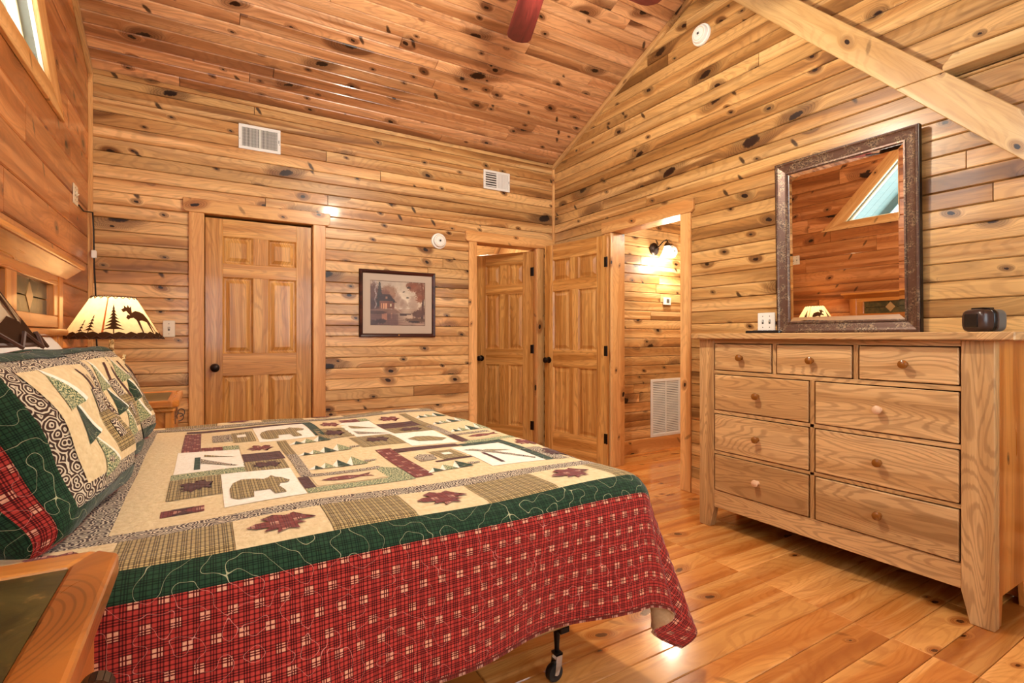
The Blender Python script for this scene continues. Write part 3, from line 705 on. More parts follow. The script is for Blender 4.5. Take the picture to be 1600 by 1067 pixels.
# ================================================================== wall fittings
def wall_M(fr, u, v):
    o, U, V, N = fr; p = o+U*u+V*v
    return Matrix(((U.x, V.x, N.x, p.x), (U.y, V.y, N.y, p.y), (U.z, V.z, N.z, p.z), (0, 0, 0, 1)))
def at_wall(name, label, cat, fr, u, v, group=None):
    e = empty(name, (0, 0, 0), label, cat, group=group); e.matrix_world = wall_M(fr, u, v); return e
def switch(label, fr, u, v, gangs, mat):
    s = at_wall('light_switch', label, 'switch', fr, u, v)
    wd = .072 if gangs == 1 else .118
    MB().box((-wd/2, -.058, 0), (wd/2, .058, .006)).build('plate', mat, s, .003)
    for g in range(gangs):
        x = 0 if gangs == 1 else (-.023+.046*g)
        MB().box((x-.006, -.013, .005), (x+.006, .013, .0065)).build('slot', 'dark_slot', s)
        MB().add([(x-.004, -.004, .005), (x+.004, -.004, .005), (x+.004, .008, .005), (x-.004, .008, .005), (x-.003, .006, .018), (x+.003, .006, .018), (x+.003, .011, .016), (x-.003, .011, .016)],
                 [(0, 1, 5, 4), (1, 2, 6, 5), (2, 3, 7, 6), (3, 0, 4, 7), (4, 5, 6, 7)]).build('toggle', mat, s)
        for dy in (-.035, .035): MB().lathe([(0, .0055), (.003, .0055), (.003, .007), (0, .0075)], 8, Matrix.Translation((x, dy, 0))).build('screw', 'iron', s)
    return s
switch('single ivory light switch on the back wall beside the far lamp', frB, -.212, 1.20, 1, 'ivory_plastic')
switch('double white light switch left of the mirror', frR, -1.965, 1.24, 2, 'white_plastic')
switch('double ivory light switch high on the left wall near the corner', frL, 3.885, 1.976, 2, 'ivory_plastic')
def detector(label, fr, u, v, r=.07):
    s = at_wall('smoke_detector', label, 'smoke detector', fr, u, v)
    MB().lathe([(0, 0), (r, 0), (r, .012), (r*.97, .016), (0, .016)], 32).build('base', 'white_plastic', s, smooth=True)
    MB().lathe([(r*.82, .014), (r*.82, .030), (r*.74, .040), (r*.3, .043), (r*.28, .040), (0, .040)], 32).build('cover', 'white_plastic', s, smooth=True)
    MB().lathe([(0, .040), (r*.2, .040), (r*.2, .046), (0, .047)], 16).build('button', 'white_plastic', s, smooth=True)
    MB().box((-.008, -.008, .046), (.008, .008, .0475)).build('mark', 'dark_slot', s)
    MB().lathe([(r*.55, .0405), (r*.60, .0425), (r*.65, .0405)], 32).build('ring', 'ivory_plastic', s, smooth=True)
detector('round white smoke detector between the framed picture and the half open door', frB, 1.806, 2.004)
detector('round white smoke detector high under the sloping ceiling', frR, -2.46, 3.32, .075)
def register(label, fr, u0, u1, v0, v1, kind):
    s = at_wall('air_vent', label, 'vent', fr, (u0+u1)/2, (v0+v1)/2, None)
    w2, h2 = (u1-u0)/2, (v1-v0)/2; b = .022
    MB().box((-w2+b, -h2+b, .0005), (w2-b, h2-b, .002)).build('duct', 'dark_slot', s)
    for a, c in (((-w2, h2-b), (w2, h2)), ((-w2, -h2), (w2, -h2+b)), ((-w2, -h2+b), (-w2+b, h2-b)), ((w2-b, -h2+b), (w2, h2-b))):
        MB().box((a[0], a[1], 0), (c[0], c[1], .009)).build('frame', 'white_paint', s, .002)
    MB().box((-.004, -h2+b, .002), (.004, h2-b, .009)).build('divider', 'white_paint', s)
    mb = MB(); n = 13
    for side in (-1, 1):
        xs = [side*(.004+(w2-b-.004)*(i+.5)/n) for i in range(n)]
        if kind == 0 or side == 1:
            for x in xs: mb.box((x-.0016, -h2+b, .003), (x+.0016, h2-b, .008)) if kind == 0 else mb.box((x-.0034, -h2+b, .003), (x+.0034, h2-b, .006))
        if kind == 1 and side == -1:
            for k in range(6):
                y = -h2+b+(2*h2-2*b)*(k+.5)/6; mb.box((-w2+b, y-.005, .003), (-.004, y+.004, .006))
    f_ = mb.build('fins', 'white_paint', s)
    if kind == 0:
        mb = MB()
        for k in range(6):
            y = -h2+b+(2*h2-2*b)*(k+.5)/6; mb.box((-w2+b, y-.003, .002), (w2-b, y+.003, .003))
        mb.build('damper_blades', 'grey_plastic', s)
    MB().box((w2-.014, -.012, .009), (w2-.010, .012, .013)).build('lever', 'dark_slot', s)
    for x in (-w2+.008, w2-.008): MB().lathe([(0, .008), (.003, .009), (0, .0105)], 8, Matrix.Translation((x, -.02, 0))).build('screw', 'iron', s)
register('white air vent with upright fins above the closed door', frB, .217, .502, 2.542, 2.726, 0)
register('white air vent with one half shut above the half open door', frB, 2.262, 2.55, 2.549, 2.73, 1)
# return air grille in the hall
frH = (V3(0, HY, 0), V3(1, 0, 0), V3(0, 0, 1), V3(0, -1, 0))
g = at_wall('return_grille', 'tall white louvred return air grille on the hallway wall', 'vent', frH, 4.042, .427)
w2, h2, b = .215, .29, .028
for a, c in (((-w2, h2-b), (w2, h2)), ((-w2, -h2), (w2, -h2+b)), ((-w2, -h2+b), (-w2+b, h2-b)), ((w2-b, -h2+b), (w2, h2-b)), ((-.006, -h2+b), (.006, h2-b))):
    MB().box((a[0], a[1], 0), (c[0], c[1], .012)).build('frame', 'white_paint', g, .002)
MB().box((-w2+b, -h2+b, 0), (w2-b, h2-b, .001)).build('duct', 'grey_plastic', g)
mb = MB()
for k in range(30):
    y = -h2+b+(2*h2-2*b)*(k+.5)/30
    mb.add([(-w2+b, y-.007, .010), (w2-b, y-.007, .010), (w2-b, y+.004, .002), (-w2+b, y+.004, .002)], [(0, 1, 2, 3)])
mb.build('louvres', 'white_paint', g)
# thermostat
th = at_wall('thermostat', 'small white thermostat below the hallway sconce', 'thermostat', frH, 4.05, 1.505)
MB().box((-.05, -.038, 0), (.05, .038, .024)).build('body', 'white_plastic', th, .006, segs=2)
MB().box((-.018, -.016, .024), (.022, .024, .0255)).build('screen', 'grey_plastic', th)
for k in range(3): MB().box((.034, -.014+k*.014, .024), (.042, -.006+k*.014, .027)).build('button', 'ivory_plastic', th)
# sconce
sc = at_wall('wall_sconce', 'lit bell shaped glass wall sconce in the hallway', 'wall lamp', frH, 3.875, 2.025)
MB().lathe([(0, 0), (.062, 0), (.062, .010), (.045, .018), (.045, .022), (.02, .03), (0, .03)], 28).build('backplate', 'bronze', sc, smooth=True)
MB().tube([(0, 0, .02), (.01, .02, .06), (.04, .07, .09), (.075, .085, .10), (.085, .075, .10), (.085, .05, .10)], .006, 8).build('arm', 'bronze', sc, smooth=True)
MB().lathe([(0, .06), (.018, .06), (.034, .03), (.036, .022), (0, .022)], 20, Matrix.Translation((.085, 0, .10))@Matrix.Rotation(R_(-90), 4, 'X')).build('shade_cap', 'iron', sc, smooth=True)
t = NT('sconce_glass', .3); t.color(srgb(255, 250, 240)); t.b.inputs['Emission Color'].default_value = (1, .93, .80, 1); t.b.inputs['Emission Strength'].default_value = 4; MC['sconce_glass'] = t.m
MB().lathe([(.030, .025), (.038, 0), (.052, -.04), (.074, -.085), (.071, -.085), (.049, -.04), (.034, 0), (.026, .025)], 28, Matrix.Translation((.085, 0, .10))@Matrix.Rotation(R_(-90), 4, 'X')).build('glass_shade', 'sconce_glass', sc, smooth=True)
point('sconce_light', (.085, -.15, .16), SCONCE_W, (1, .88, .70), .05, sc)
detector('round white smoke detector beside the hallway sconce', frH, 4.125, 2.02, .066)

# ================================================================== FRAMED PICTURE
pic = at_wall('framed_picture', 'framed sepia print of a cabin beside a misty lake', 'picture', frB, 1.4335, 1.4255)
pw, ph = .3355, .2835
wood('frame_wood', 0, srgb(78, 36, 24), srgb(50, 20, 14), srgb(40, 16, 12), 0, .3, fine=60, var=.03)
prof = [(0, 0), (0, .018), (.006, .024), (.020, .020), (.030, .012), (.032, 0)]
cor = [(-pw, -ph), (pw, -ph), (pw, ph), (-pw, ph)]
for i in range(4):
    j = (i+1) % 4; n = len(prof)
    a = [(cor[i][0]+ind[i][0]*d, cor[i][1]+ind[i][1]*d, h) for d, h in prof]; b = [(cor[j][0]+ind[j][0]*d, cor[j][1]+ind[j][1]*d, h) for d, h in prof]
    MB().add(a+b, [(k, k+1, n+k+1, n+k) for k in range(n-1)]+[tuple(range(n)), tuple(range(n, 2*n))]).build('frame_side', 'frame_wood', pic)
plain('mat_board', srgb(186, 168, 148), .8)
iw, ih = .243, .190; oy = .005
for a, c in (((-pw+.03, ih+oy), (pw-.03, ph-.03)), ((-pw+.03, -ph+.03), (pw-.03, -ih+oy)), ((-pw+.03, -ih+oy), (-iw, ih+oy)), ((iw, -ih+oy), (pw-.03, ih+oy))):
    MB().box((a[0], a[1], .003), (c[0], c[1], .008)).build('mat_board', 'mat_board', pic)
for a, c in (((-iw, ih+oy-.003), (iw, ih+oy)), ((-iw, -ih+oy), (iw, -ih+oy+.003)), ((-iw, -ih+oy), (-iw+.003, ih+oy)), ((iw-.003, -ih+oy), (iw, ih+oy))):
    MB().box((a[0], a[1], .004), (c[0], c[1], .0065)).build('mat_bevel', 'mirror_frame', pic)
MB().lathe([(0, 0), (.006, 0), (.006, .002), (0, .003)], 12, Matrix.Translation((.0, -ph+.016, .021))).build('stud', 'brass', pic)
def paint(u, v):
    """painted print: misty lake, cabin on the left bank, trees both sides (u right, v up, 0..1)"""
    from mathutils import noise as mn
    nz = mn.noise(Vector((u*9, v*9, 1.3))); nf = mn.noise(Vector((u*38, v*38, 7))); nr = mn.fractal(Vector((u*6, v*6, 3)), 1, 2, 4)
    lerp = lambda a, b, t: tuple(a[i]+(b[i]-a[i])*max(0, min(1, t)) for i in range(3))
    col = lerp((206, 184, 160), (226, 206, 176), 1-abs(v-.62)*2.2)
    glow = math.exp(-((u-.62)**2*14+(v-.55)**2*16)); col = lerp(col, (240, 224, 196), glow)
    def blob(cu, cv, ru, rv, c, k, rough=.35):
        nonlocal col
        d = math.hypot((u-cu)/ru, (v-cv)/rv)+rough*(nf*.6+nz*.6)
        if d < 1: col = lerp(col, c, min(1, (1-d)*3.5)*k)
    for cu, cv, ru, rv in ((.50, .52, .10, .17), (.60, .47, .08, .14), (.78, .50, .12, .2), (.46, .62, .09, .16)): blob(cu, cv, ru, rv, (170, 134, 112), .55)
    blob(.33, .72, .16, .2, (156, 108, 78), .8); blob(.26, .62, .14, .2, (128, 84, 66), .8); blob(.07, .62, .14, .34, (98, 60, 48), .9); blob(.10, .40, .15, .22, (84, 52, 44), .9)
    # dark fir
    if .10 < u < .26 and v > .42:
        half = .012+(.98-v)*.13*(.75+.25*math.sin(v*90))
        if abs(u-.165) < half and v < .97: col = lerp(col, (54, 50, 44), .8+.3*nf)
    if abs(u-.095-.012*math.sin(v*30)) < .012 and v > .38: col = lerp(col, (206, 186, 178), .6+.4*nf)
    # water
    if v < .37+.02*nz:
        wcol = lerp((120, 84, 72), (196, 160, 134), (u-.25)*1.6); wcol = lerp(wcol, (96, 62, 56), .5-.5*v+.25*math.sin(v*120+nz*3)-.35)
        col = lerp(wcol, (222, 196, 166), math.exp(-((u-.66)**2*40+(v-.26)**2*30))*.9)
        if .2 < u < .3 and v > .12: col = lerp(col, (224, 150, 110), .6)
        if .36 < u < .39 and v > .16: col = lerp(col, (228, 160, 120), .6)
        if .30 < u < .5 and v < .26: col = lerp(col, (104, 72, 68), .5)
    # bank
    blob(.27, .325, .30, .055, (142, 104, 84), .95, .2); blob(.10, .29, .2, .045, (84, 54, 46), .9, .25)
    # cabin walls and roof
    if .16 < u < .43 and .375 < v < .545:
        col = lerp((150, 92, 66), (112, 66, 50), .5+.5*math.sin(v*160))
        if .19 < u < .31 and v < .50: col = (224, 160, 116) if math.sin(u*140) > -.5 else (130, 80, 58)
        if .35 < u < .38 and .43 < v < .49: col = (240, 214, 170)
    if .545 <= v < .70:
        k = (v-.545)/.155
        if .145+.03*k < u < .45-.11*k: col = lerp((60, 40, 38), (82, 58, 52), .5+.5*nf)
        if .255 < u < .32 and .60 < v < .68-abs(u-.2875)*1.6: col = (170, 124, 96) if abs(u-.2875) < .018 and v < .65 else (72, 50, 46)
    if .40 < u < .475 and .525 < v < .56-(u-.40)*.4: col = (58, 40, 36)
    # stair, jetty, boat
    if .42 < u < .56 and abs(v-(.40-(u-.42)*.75)) < .014: col = (192, 154, 128)
    if .52 < u < .74 and abs(v-.262) < .012: col = (92, 62, 54)
    if .53 < u < .66 and .225 < v < .25: col = (66, 42, 38)
    # right tree and foliage
    tx = .93+.03*math.sin(v*3)
    if abs(u-tx) < .014+.012*(1-v) and v > .12: col = lerp((62, 38, 32), (92, 60, 48), .5+nf)
    for cu, cv, ru, rv in ((.86, .88, .17, .15), (.95, .74, .14, .16), (.74, .93, .13, .09), (.90, .60, .08, .1)): blob(cu, cv, ru, rv, (138, 78, 50), .85, .75)
    blob(.88, .27, .13, .11, (88, 58, 48), .85, .5); blob(.84, .12, .22, .07, (104, 72, 52), .9, .5); blob(.80, .09, .14, .02, (48, 34, 30), .9, .4); blob(.95, .35, .10, .16, (112, 72, 56), .7, .5)
    blob(.18, .10, .10, .06, (58, 38, 38), .8, .6); blob(.06, .05, .1, .08, (70, 46, 42), .8, .5)
    for cu, cv in ((.60, .77), (.69, .87), (.67, .64)): blob(cu, cv, .035, .022, (56, 44, 38), .9, .6)
    s_ = .86+.10*nr
    return srgb(*[max(0, min(255, c*s_)) for c in col])
NX, NZ = 150, 118
vv = [(-iw+2*iw*i/NX, -ih+oy+2*ih*j/NZ, .0035) for j in range(NZ+1) for i in range(NX+1)]
me = bpy.data.meshes.new('print'); me.from_pydata(vv, [], [(j*(NX+1)+i, j*(NX+1)+i+1, (j+1)*(NX+1)+i+1, (j+1)*(NX+1)+i) for j in range(NZ) for i in range(NX)]); me.update()
ca = me.color_attributes.new('ink', 'FLOAT_COLOR', 'POINT')
flat = []
for j in range(NZ+1):
    for i in range(NX+1): flat += paint(i/NX, j/NZ)
ca.data.foreach_set('color', flat)
t = NT('print_ink', .35); t.color(t.n('VertexColor', layer_name='ink')); MC['print_ink'] = t.m
link('print', me, 'print_ink', pic)

# ================================================================== CLOTH MATERIALS (UV in metres on the cloth)
def cloth(name):
    t = NT(name, .9, .15); s = t.sep(t.n('TexCoord', out=2)); t.b.inputs['Sheen Weight'].default_value = .15
    return t, s[0], s[1], t.xyz(s[0], s[1])
def line(t, c, p, w_, ph=0.0):     # 1 on thin lines of period p
    f = t.math('FRACT', t.math('ADD', t.math('DIVIDE', c, p), ph))
    return t.math('LESS_THAN', f, w_)
def stitch(t, q, scale=15, width=.010):
    n = t.noise(q, scale, .6, .3, dim='2D')
    return t.math('LESS_THAN', t.math('ABSOLUTE', t.math('SUBTRACT', n, .5)), width)
def done(t, name, col, hq, b=.5, d=.004):
    t.color(col); t.bump(hq, b, d); MC[name] = t.m
t, x, y, q = cloth('beige_cloth')
pk = t.noise(q, 60, 2, .6, dim='2D'); done(t, 'beige_cloth', t.mix(pk, srgb(238, 216, 170), srgb(206, 178, 126)), pk, .7)
t, x, y, q = cloth('white_cloth')
pk = t.noise(q, 60, 2, .6, dim='2D'); done(t, 'white_cloth', t.mix(pk, srgb(252, 247, 234), srgb(236, 224, 200)), pk, .6)
t, x, y, q = cloth('swirl_cloth')
vn = t.t.nodes.new('ShaderNodeTexVoronoi'); vn.voronoi_dimensions = '2D'; t.put(vn.inputs['Vector'], q); vn.inputs['Scale'].default_value = 32
sw = t.math('SINE', t.math('MULTIPLY_ADD', vn.outputs['Distance'], 26.0, t.math('MULTIPLY', t.noise(q, 50, 1, dim='2D'), 9.0)))
done(t, 'swirl_cloth', t.mix(t.step(sw, .05, .5), srgb(66, 44, 34), srgb(214, 198, 168)), sw, .2)
def plaid(name, base, dark, light=None, p=.0125, stitchcol=None, patch=None, swid=.010, sscale=13, lw=.22):
    t, x, y, q = cloth(name)
    nz = t.noise(q, 170, 2, .6, dim='2D')
    col = t.mix(nz, base, tuple(c*.62 for c in base[:3])+(1,))
    lx = t.math('MAXIMUM', line(t, x, p, lw), line(t, x, p*3, .09, .5)); ly = t.math('MAXIMUM', line(t, y, p, lw), line(t, y, p*3, .09, .5))
    col = t.mix(t.math('MULTIPLY', t.math('MAXIMUM', lx, ly), .75), col, dark)
    col = t.mix(t.math('MULTIPLY', lx, ly), col, dark)
    if light:
        # little clusters of pale squares
        cy_ = line(t, y, p*5, .4); rowi = t.math('FLOOR', t.math('DIVIDE', y, p*5)); cx = line(t, t.math('MULTIPLY_ADD', rowi, p*2, x), p*5, .4)
        cl = t.math('MULTIPLY', t.math('MULTIPLY', cx, cy_), t.math('SUBTRACT', 1.0, t.math('MAXIMUM', lx, ly)))
        col = t.mix(t.math('MULTIPLY', cl, t.math('MULTIPLY_ADD', nz, .5, .45)), col, light)
    if stitchcol: col = t.mix(t.math('MULTIPLY', stitch(t, q, sscale, swid), .75), col, stitchcol)
    h = t.noise(q, 34, 2, .6, dim='2D'); done(t, name, col, h, .6, .006)
plaid('red_plaid', srgb(214, 72, 58), srgb(60, 14, 14), srgb(255, 200, 156), .0095, srgb(232, 160, 140), lw=.28, swid=.0035, sscale=20)
plaid('green_plaid', srgb(42, 74, 46), srgb(14, 28, 17), None, .0095, srgb(200, 196, 150), swid=.005, sscale=20)
plaid('olive_check', srgb(212, 184, 122), srgb(66, 48, 18), None, .0085, lw=.33)
plaid('red_patch', srgb(142, 56, 42), srgb(82, 26, 20), srgb(222, 170, 140), .010)
plaid('brown_patch', srgb(96, 48, 36), srgb(60, 26, 18), None, .014)
t, x, y, q = cloth('green_print'); nz = t.noise(q, 190, 2, .6, dim='2D')
done(t, 'green_print', t.mix(t.step(nz, .46, .56), srgb(40, 78, 44), srgb(206, 200, 150)), nz, .3)
plain('linen', srgb(232, 226, 214), .9)
plain('boxspring', srgb(176, 140, 86), .9)

# ================================================================== BED
BX0, XF, YN, YF, ZT, RR = -.53, 1.165, 1.25, 2.98, .70, .09
OV = .1414+.295
def profile(a):
    q_ = RR*math.pi/2
    if a < q_: return RR*math.sin(a/RR), RR*(1-math.cos(a/RR))
    return RR+.05*(a-q_), RR+(a-q_)*.998
def S(u, v):
    """cloth point: u along the bed, v across, both measured on the cloth"""
    a = u-XF; b = (YN-v) if v < YN else ((v-YF)*.5 if v > YF else 0); sy = -1 if v < YN else 1
    bu = min(max(u, BX0), XF); bv_ = min(max(v, YN), YF)
    und = .0035*math.sin(u*9+v*4)+.003*math.sin(v*11-u*5)
    if a <= 0 and b <= 0: return Vector((u, v, ZT+und))
    if a <= 0:
        o, d = profile(b); k = max(0, d-RR)
        o += k*.10*math.sin(u*5.1+.6)+k*.05*math.sin(u*13)
        return Vector((u, bv_+sy*o, ZT-d+und*max(0, 1-d*9)))
    if b <= 0:
        o, d = profile(a); k = max(0, d-RR)
        o += k*.10*math.sin(v*6+1)
        return Vector((XF+o, v, ZT-d+und*max(0, 1-d*9)))
    rho = math.hypot(a, b)
    if rho > .50: rho = .50+(rho-.50)*.5
    th = math.atan2(a, b)
    o, d = profile(rho); k = max(0, d-RR)
    # folds of the hanging corner: crease, hollow, second crease, drawn out with the drop
    ctl = [(-25, 0, 0), (0, 0, 0), (24, .08, -.03), (36, .02, .045), (53, .25, .02), (72, .15, .09), (90, 0, 0), (115, 0, 0)]
    dg = math.degrees(th); i = max(j for j in range(1, 6) if ctl[j][0] <= dg+1e-6)
    t_ = (dg-ctl[i][0])/(ctl[i+1][0]-ctl[i][0])
    cr = lambda c: .5*(2*ctl[i][c]+(ctl[i+1][c]-ctl[i-1][c])*t_+(2*ctl[i-1][c]-5*ctl[i][c]+4*ctl[i+1][c]-ctl[i+2][c])*t_*t_+(3*ctl[i][c]-ctl[i-1][c]-3*ctl[i+1][c]+ctl[i+2][c])*t_**3)
    f_ = k/.45
    p = Vector((XF, bv_, 0))+Vector((math.sin(th), sy*math.cos(th), 0))*o+Vector((cr(1)*f_, -sy*cr(2)*f_, 0))
    d += k*.28*math.exp(-((dg-52)/18)**2)
    o0 = k*.10*(math.sin(XF*5.1+.6)*math.cos(th)**2)+k*.05*math.sin(XF*13)*math.cos(th)**2
    p += Vector((0, sy*o0, 0))
    return Vector((p.x, p.y, max(.012, ZT-d+und*max(0, 1-d*9))))
def mapped(name, poly, mat, parent, fn, lift, step=.03, us=None, vs_=None, thick=0, holes=False):
    bm = bmesh.new()
    f = bm.faces.new([bm.verts.new((p[0], p[1], 0)) for p in poly])
    bmesh.ops.triangulate(bm, faces=[f]) if len(poly) > 4 else None
    u0 = min(p[0] for p in poly); u1 = max(p[0] for p in poly); v0 = min(p[1] for p in poly); v1 = max(p[1] for p in poly)
    def cuts(a, b):
        n = int((b-a)/step)+1
        return [a+(b-a)*i/n for i in range(1, n)]
    for c in cuts(u0, u1): bmesh.ops.bisect_plane(bm, geom=bm.verts[:]+bm.edges[:]+bm.faces[:], plane_co=(c, 0, 0), plane_no=(1, 0, 0))
    for c in cuts(v0, v1): bmesh.ops.bisect_plane(bm, geom=bm.verts[:]+bm.edges[:]+bm.faces[:], plane_co=(0, c, 0), plane_no=(0, 1, 0))
    uvl = bm.loops.layers.uv.new('UVMap')
    for fc in bm.faces:
        for l in fc.loops: l[uvl].uv = (l.vert.co.x, l.vert.co.y)
    e = .004
    for vt in bm.verts:
        u, v = vt.co.x, vt.co.y
        p = fn(u, v)
        n = (fn(u+e, v)-fn(u-e, v)).cross(fn(u, v+e)-fn(u, v-e))
        if n.length > 1e-12: n.normalize()
        vt.co = p+n*lift
    bm.normal_update()
    me = bpy.data.meshes.new(name); bm.to_mesh(me); bm.free()
    for p in me.polygons: p.use_smooth = True
    o = link(name, me, mat, parent)
    if thick:
        m = o.modifiers.new('thickness', 'SOLIDIFY'); m.thickness = thick; m.offset = -1
    return o
bed = empty('bed', (.4, 2.11, 0), 'king size bed with a honey wood headboard and caster legs', 'bed')
bm_ = Matrix.Translation((-.4, -2.11, 0))
bx('mattress', (BX0+.02, YN-.005, .45), (XF+.01, YF+.005, .685), 'linen', bed, .04, bm_)
bx('box_spring', (BX0+.02, YN+.03, .235), (XF+.0, YF-.03, .448), 'boxspring', bed, .01, bm_)
for y in (YN+.10, YF-.10): bx('side_rail', (BX0, y-.02, .205), (XF-.03, y+.02, .234), 'black_metal', bed, .002, bm_)
for xx in (-.3, 1.0): bx('cross_rail', (xx-.018, YN+.08, .185), (xx+.018, YF-.08, .205), 'black_metal', bed, .002, bm_)
for xx in (-.3, 1.012):
    for yy in (1.393, 2.84):
        M = bm_@Matrix.Translation((xx, yy, 0))
        lg = MB().lathe([(0, .235), (.017, .235), (.017, .215), (.012, .16), (.0085, .115), (.008, .085), (0, .085)], 16).build('leg', 'black_metal', bed, smooth=True, M=M)
        MB().lathe([(0, -.012), (.027, -.012), (.030, -.008), (.030, .008), (.027, .012), (0, .012)], 24, Matrix.Translation((-.014, -.004, .030))@Matrix.Rotation(R_(90), 4, 'X')).build('caster_wheel', 'black_rubber', lg, smooth=True)
        for sg in (-1, 1):
            MB().prism([(-.020, .026), (-.012, .022), (-.004, .024), (.006, .050), (.010, .075), (.010, .092), (-.012, .092), (-.016, .05)], sg*.014-.004, sg*.014-.002, lambda u, v, d: (u, d, v)).build('caster_fork', 'steel', lg)
        MB().box((-.014, -.018, .086), (.012, .012, .093)).build('caster_plate', 'black_metal', lg)
# headboard
HB0, HB1, hx = 1.06, 3.20, -.578
hb = empty('headboard', (0, 0, 0), None, None); hb.parent = bed; hb.matrix_basis = bm_
del_keys = [k for k in hb.keys()]
def hbx(nm, a, b, mat, bev=.003): return bx(nm, a, b, mat, hb, bev)
hbx('post', (hx-.07, HB0, 0), (hx, HB0+.075, 1.456), 'honey_z'); hbx('post', (hx-.07, HB1-.075, 0), (hx, HB1, 1.456), 'honey_z')
hbx('rail', (hx-.065, HB0+.075, 1.380), (hx-.004, HB1-.075, 1.456), 'honey_y')
hbx('rail', (hx-.065, HB0+.075, 1.185), (hx-.004, HB1-.075, 1.240), 'honey_y')
hbx('rail', (hx-.065, HB0+.075, .60), (hx-.004, HB1-.075, .75), 'honey_y')
hbx('ledge', (hx-.07, HB0-.012, 1.150), (hx+.018, HB1+.012, 1.180), 'honey_y', .006)
hbx('lower_rail', (hx-.065, HB0+.075, 1.085), (hx-.006, HB1-.075, 1.15), 'honey_y')
# crown: wedge profile under a cap board
MB().prism([(hx-.07, 1.422), (hx+.004, 1.422), (hx+.062, 1.470), (hx-.07, 1.470)], HB0-.05, HB1+.05, lambda u, v, d: (u, d, v)).build('crown', 'honey_y', hb, .002)
hbx('cap', (hx-.075, HB0-.062, 1.470), (hx+.072, HB1+.062, 1.492), 'honey_y', .004)
t = NT('slate', .35); co = t.n('TexCoord', out=3); n1 = t.noise(co, 9, 5, .65, 1.2); n2 = t.noise(co, 60, 3, .6)
t.color(t.mix(t.step(n1, .40, .66), srgb(66, 60, 34), t.mix(n2, srgb(122, 96, 50), srgb(84, 76, 44)))); t.bump(n1, .4, .004); MC['slate'] = t.m
t = NT('stone_tile', .30); co = t.n('TexCoord', out=3); n1 = t.noise(co, 7, 5, .65, 1.0); n2 = t.noise(co, 40, 3, .6)
t.color(t.mix(t.step(n1, .36, .66), srgb(52, 48, 22), t.mix(t.step(n2, .55, .75), srgb(92, 82, 38), srgb(176, 136, 70)))); t.bump(n1, .3, .003); MC['stone_tile'] = t.m
plain('diamond_tile', srgb(176, 136, 84), .35)
for i in range(3):
    y1 = HB1-.15-i*(.535+.1175); y0 = y1-.535; zc_ = 1.310; yc_ = (y0+y1)/2
    if i < 2: hbx('stile', (hx-.065, y0-.1175, 1.240), (hx-.004, y0, 1.380), 'honey_z')
    if i == 0: hbx('stile', (hx-.065, y1, 1.240), (hx-.004, HB1-.075, 1.380), 'honey_z')
    if i == 2: hbx('stile', (hx-.065, HB0+.075, 1.240), (hx-.004, y0, 1.380), 'honey_z')
    dw, dh = .05, .058; gp = .003
    quads = [[(y0, zc_+gp), (yc_-dw-gp, zc_+gp), (yc_-gp, zc_+dh+gp), (yc_-gp, 1.380), (y0, 1.380)], [(y1, zc_+gp), (y1, 1.380), (yc_+gp, 1.380), (yc_+gp, zc_+dh+gp), (yc_+dw+gp, zc_+gp)],
             [(y0, zc_-gp), (y0, 1.240), (yc_-gp, 1.240), (yc_-gp, zc_-dh-gp), (yc_-dw-gp, zc_-gp)], [(y1, zc_-gp), (yc_+dw+gp, zc_-gp), (yc_+gp, zc_-dh-gp), (yc_+gp, 1.240), (y1, 1.240)]]
    for qd in quads: MB().prism(qd, hx-.055, hx-.030, lambda u, v, d: (d, u, v)).build('slate_tile', 'slate', hb)
    MB().prism([(yc_-dw, zc_), (yc_, zc_-dh), (yc_+dw, zc_), (yc_, zc_+dh)], hx-.055, hx-.028, lambda u, v, d: (d, u, v)).build('diamond_tile', 'diamond_tile', hb)
    hbx('backing_panel', (hx-.064, y0, 1.240), (hx-.056, y1, 1.380), 'dark_void', 0)
    hbx('lower_panel', (hx-.055, y0+.02, .75), (hx-.022, y1-.02, 1.085), 'honey_z', .006)
    hbx('lower_stile', (hx-.065, y0-.083 if i < 2 else HB0+.075, .75), (hx-.005, y0+.02, 1.085), 'honey_z')
hbx('lower_stile', (hx-.065, HB1-.16, .75), (hx-.005, HB1-.075, 1.085), 'honey_z')

# ================================================================== QUILT
qt = empty('quilt', (0.35, 2.1, ZT), 'patchwork quilt with bears, fir trees and a red plaid skirt over the bed', 'quilt')
qm = Matrix.Translation((-.35, -2.1, -ZT))
Sq = lambda u, v: S(u, v)-Vector((.35, 2.1, ZT))
def qp(nm, poly, mat, lift=.003, step=.035): return mapped(nm, poly, mat, qt, Sq, lift, step)
V0, V1, U0, U1 = YN-OV, YF+OV, BX0, XF+OV
mapped('backing', rect(U0, U1, V0, V1), 'beige_cloth', qt, Sq, 0, .025, thick=.006)
# border strips near, far and foot, mitred at the foot corners
iN, iF, iX = 1.45, 2.865, 1.255
FF = (U1-iX)/(iN-V0)                 # the foot border is narrower than the side border
def border(nm, mat, a, b, lift):     # a,b distances outwards from the inner edge of the swirl strip
    fa, fb = a*FF, b*FF
    qp(nm, [(U0, iN-b), (iX+fb, iN-b), (iX+fa, iN-a), (U0, iN-a)], mat, lift, .025)
    qp(nm, [(U0, iF+a), (iX+fa, iF+a), (iX+fb, iF+b), (U0, iF+b)], mat, lift, .025)
    qp(nm, [(iX+fa, iN-a), (iX+fb, iN-b), (iX+fb, iF+b), (iX+fa, iF+a)], mat, lift, .025)
border('swirl_border', 'swirl_cloth', 0, .06, .003)
border('green_border', 'green_plaid', .23, .296, .0035)
RED1 = min(1.45-V0, U1-1.275)-.001
border('red_skirt', 'red_plaid', .296, 1.45-V0-.001, .003)
border('hem_binding', 'red_patch', 1.45-V0-.012, 1.45-V0, .0045)
